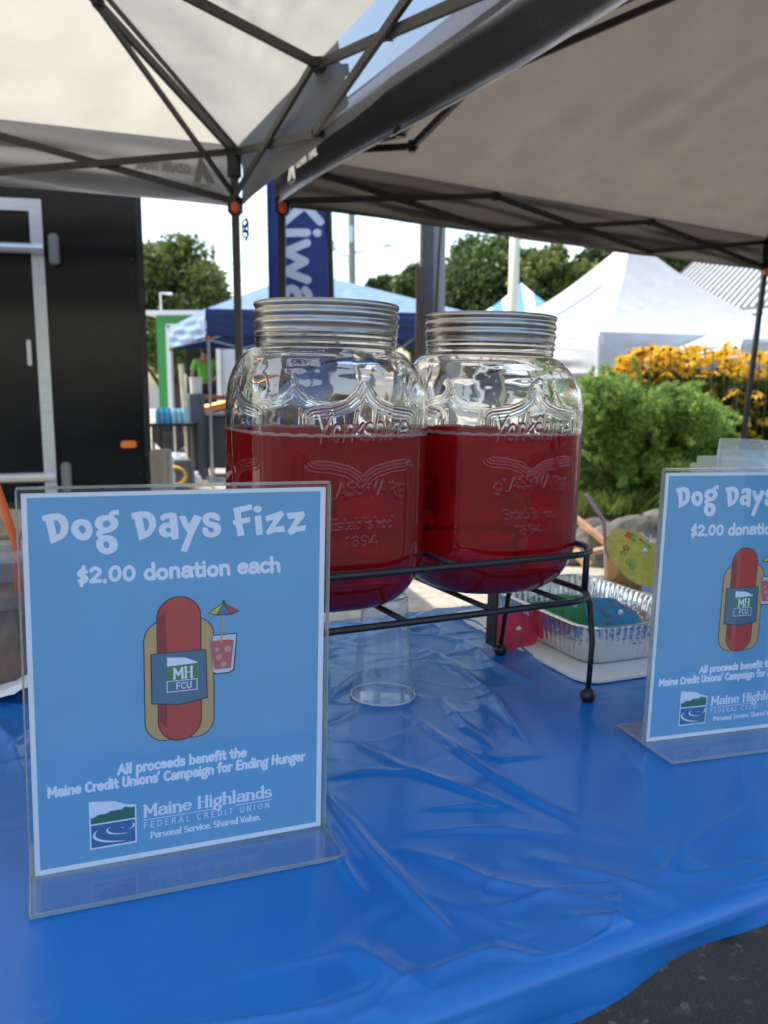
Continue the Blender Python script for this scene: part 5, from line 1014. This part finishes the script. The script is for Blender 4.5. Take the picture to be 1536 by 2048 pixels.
def parasol(label, P, R_, hgt, col, tilt, spots=None, n=8, flat=.35, stick=.09):
    mt = mat('paper_'+label[:12].replace(' ', '_'), col, .8, noise=.12, nscale=80); add_translucent(mt, .35)
    t = thing('paper_umbrella', label, 'paper umbrella', M=TM @ Matrix.Translation(P) @ Matrix.Rotation(tilt[2], 4, 'Z') @ Matrix.Rotation(tilt[0], 4, 'X') @ Matrix.Rotation(tilt[1], 4, 'Y'), group='cocktail umbrellas')
    c = MB(); V = [(0, 0, 0)]; NN = n*6
    for j in range(1, 7):
        for k in range(NN):
            a = 2*math.pi*k/NN; f = j/6; ph = (k % 6)/6*2*math.pi; rr__ = R_*f*(1-.05*f*(1-math.cos(ph))/2*-1 if j == 6 else 1); z = -R_*flat*f*f**.3-.04*R_*f*(1-math.cos(ph))/2*-1; V.append((rr__*math.cos(a), rr__*math.sin(a), z))
    Fc = [(0, 1+k, 1+(k+1) % NN) for k in range(NN)]
    for j in range(5):
        for k in range(NN): a = 1+j*NN+k; b = 1+j*NN+(k+1) % NN; Fc.append((a, a+NN, b+NN, b))
    c.add(V, Fc); c.part('paper_canopy', mt, t)
    ribs = MB()
    for k in range(n): a = 2*math.pi*k/n; ribs.bar((0, 0, -.001), (R_*.8*math.cos(a), R_*.8*math.sin(a), -R_*flat*.74-.0008), .0012)
    ribs.part('ribs', M_stick, t); MB().tube([(0, 0, .002), (0, 0, -stick)], .0013, 6).part('stick', M_stick, t); MB().tube([(0, 0, .004), (0, 0, -.001)], .003, 8).part('tip', M_white, t)
    if spots:
        rs = random.Random(len(label)); 
        for cname, cc, num, sz in spots:
            s = MB()
            for i in range(num):
                a = rs.uniform(0, 6.28); f = rs.uniform(.35, .85); x, y = R_*f*math.cos(a), R_*f*math.sin(a); z = -R_*flat*f*f**.3+.0014
                for p in range(5):
                    b = p*1.256; q = sz; rx_, ry_ = x+q*math.cos(b), y+q*math.sin(b); f2 = math.hypot(rx_, ry_)/R_; z2 = -R_*flat*f2*f2**.3+.0016
                    s.sphere((rx_, ry_, z2), sz*.6, 6, (1, 1, .25))
            s.part('print_'+cname, mat('print_'+cname, cc, .8), t)['kind'] = 'stuff'
    return t
M_stick = mat('toothpick_wood', (.45, .3, .17), .8)
def tp(px, py, z): return t_z(px, py, z)
parasol('blue floral paper umbrella lying in the foil tray', tp(1240, 1226, .066)+Vector((0, .0, .0)), .043, 0, (.05, .28, .5), (.55, .1, .3), [('purple', (.3, .12, .3), 10, .0026), ('green', (.05, .3, .15), 8, .002)], stick=.05)
parasol('green paper umbrella lying in the foil tray behind the blue one', tp(1155, 1212, .056)+Vector((0, .015, -.004)), .042, 0, (.04, .3, .12), (.35, -.3, .8), [('dark', (.02, .12, .06), 8, .0022)], stick=.035)
parasol('teal green paper umbrella at the far left end of the foil tray', tp(1090, 1196, .052)+Vector((0, .02, -.01)), .036, 0, (.05, .35, .25), (.2, .2, 1.8), None, stick=.03)
parasol('orange paper umbrella mostly hidden in the foil tray', tp(1205, 1206, .055)+Vector((0, .05, -.015)), .036, 0, (.7, .16, .03), (.25, .25, .1), None, stick=.03)
parasol('pink paper umbrella on its side outside the foil tray', tp(1036, 1258, .03), .036, 0, (.75, .06, .13), (.95, -.1, .55), None, stick=.04)
# drink with yellow umbrella and pink straw
dc = tp(1252, 1222, 0); dc = Vector((.395, 1.36, 0))
cupD = thing('drink_cup', 'clear cup of orange drink with pink bendy straw behind the foil tray', 'cup', M=Tab(dc.x, dc.y, .003))
MB().lathe([(0, .001), (.027, .001), (.0285, .01), (.037, .126), (.0385, .128), (.0385, .1305), (.037, .1305)], 48).part('wall', M_clear, cupD, True)
MB().lathe([(0, .003), (.0268, .003), (.0338, .09), (.03, .096), (.012, .1), (0, .1)], 40).part('orange_drink', mat('orange_juice', (.75, .3, .02), .3, noise=.25, nscale=25), cupD, True)
s0 = Vector((-.03, -.01, .05)); MB().tube([Vector((-.012, 0, .01)), Vector((-.0335, -.005, .105)), Vector((-.04, -.006, .148)), Vector((-.043, -.007, .155)), Vector((-.075, -.02, .196))], .0034, 10).part('straw', mat('pink_straw', (.62, .34, .42), .4, trans=.2), cupD, True)
yu = Vector((.4, 1.33, .123))
parasol('yellow floral paper umbrella leaning on the orange drink cup', tp(1288, 1102, .128), .052, 0, (.62, .56, .12), (.75, .25, .2), [('red', (.6, .05, .03), 6, .0034), ('leaf', (.1, .4, .08), 9, .0032)], stick=.08)
# stack of cups and pale container behind the right sign
sk = thing('cup_stack', 'tall stack of upturned clear plastic cups behind the right sign', 'cup stack', M=Tab(.505, 1.2, .003), group=None)
M_cst = thin('stacked_cup_plastic', (.9, .93, .95, 1), .1, haze=.22, base=.03)
for i in range(12):
    z = i*.016; MB().lathe([(.045, z), (.0455, z+.002), (.044, z+.003), (.0395, z+.055), (.0335, z+.118), (.031, z+.12), (0, z+.12)], 40).part('cup', M_cst, sk, True)
o = MB().box((0, 0, .13), (.1, .09, .26), bev=.012).part('pale_green_carton', mat('pale_green_carton', (.4, .5, .42), .5)); o.matrix_world = Tab(.545, 1.34, .003, .35); tag(o, 'pale green carton left behind the cup stack', 'carton')
# ------------------------------------------------------------------ left side: iced coffee, napkin, bowl
ic = thing('iced_coffee_cup', 'iced coffee in a lidded clear cup with orange straw at the left edge', 'cup', M=Tab(-.449, .985, .004))
MB().lathe([(0, .001), (.036, .001), (.037, .006), (.049, .145), (.0505, .1465), (.0505, .151), (.049, .151)], 64).part('wall', thin('coffee_cup_plastic', (.95, .94, .93, 1), .06, haze=.05, base=.02), ic, True)
MB().lathe([(0, .003), (.0355, .003), (.0437, .09), (0, .09)], 48).part('coffee', mat('milky_coffee', (.2, .105, .06), .25, noise=.2, nscale=20), ic, True)
MB().lathe([(.0436, .091), (.0447, .104), (.0, .106)], 48).part('milk_foam', mat('coffee_film', (.25, .17, .13), .5), ic, True)
MB().lathe([(.052, .148), (.0525, .153), (.051, .1565), (.044, .158), (.042, .156), (.02, .156), (.019, .162), (0, .162)], 64).part('lid', thin('lid_plastic', (.9, .9, .88, 1), .08, haze=.25, base=.03), ic, True)
MB().tube([(.02, 0, .02), (.0185, -.006, .165), (-.004, -.02, .258), ], .0052, 12).part('straw', mat('orange_straw', (.8, .13, .015), .35), ic, True)
# napkin: crumpled sheet
def nf(U_, V_):
    x = (U_-.5)*.13; y = (V_-.5)*.11; z = .003+.012*np.abs(smooth_noise(U_*1.5, V_*1.5, 71, 7, .8, 4))*1.5+.012*np.exp(-((V_-.1)/.12)**2)+.01*np.exp(-((U_-.9)/.15)**2); return np.stack([x+.006*np.sin(V_*7), y+.008*np.sin(U_*6), z], -1)
P, Q = grid(40, 40, nf); o = obj('napkin', nmesh('napkin', P, Q, mat('white_napkin', (.72, .72, .75), .85), True)); o.matrix_world = Tab(-.455, .945, 0, .25); tag(o, 'crumpled white paper napkin under the iced coffee', 'napkin')
bw = thing('tan_bowl', 'tan round bowl behind the iced coffee at the left edge', 'bowl', M=Tab(-.56, 1.12, .003))
MB().lathe([(0, 0), (.05, 0), (.055, .01), (.1, .08), (.118, .158), (.12, .162), (.117, .165), (.113, .158), (.095, .08), (.05, .015), (0, .012)], 48).part('shell', mat('tan_wicker', (.42, .33, .23), .8, noise=.2, nscale=60, bump=.001, bscale=120), bw, True)
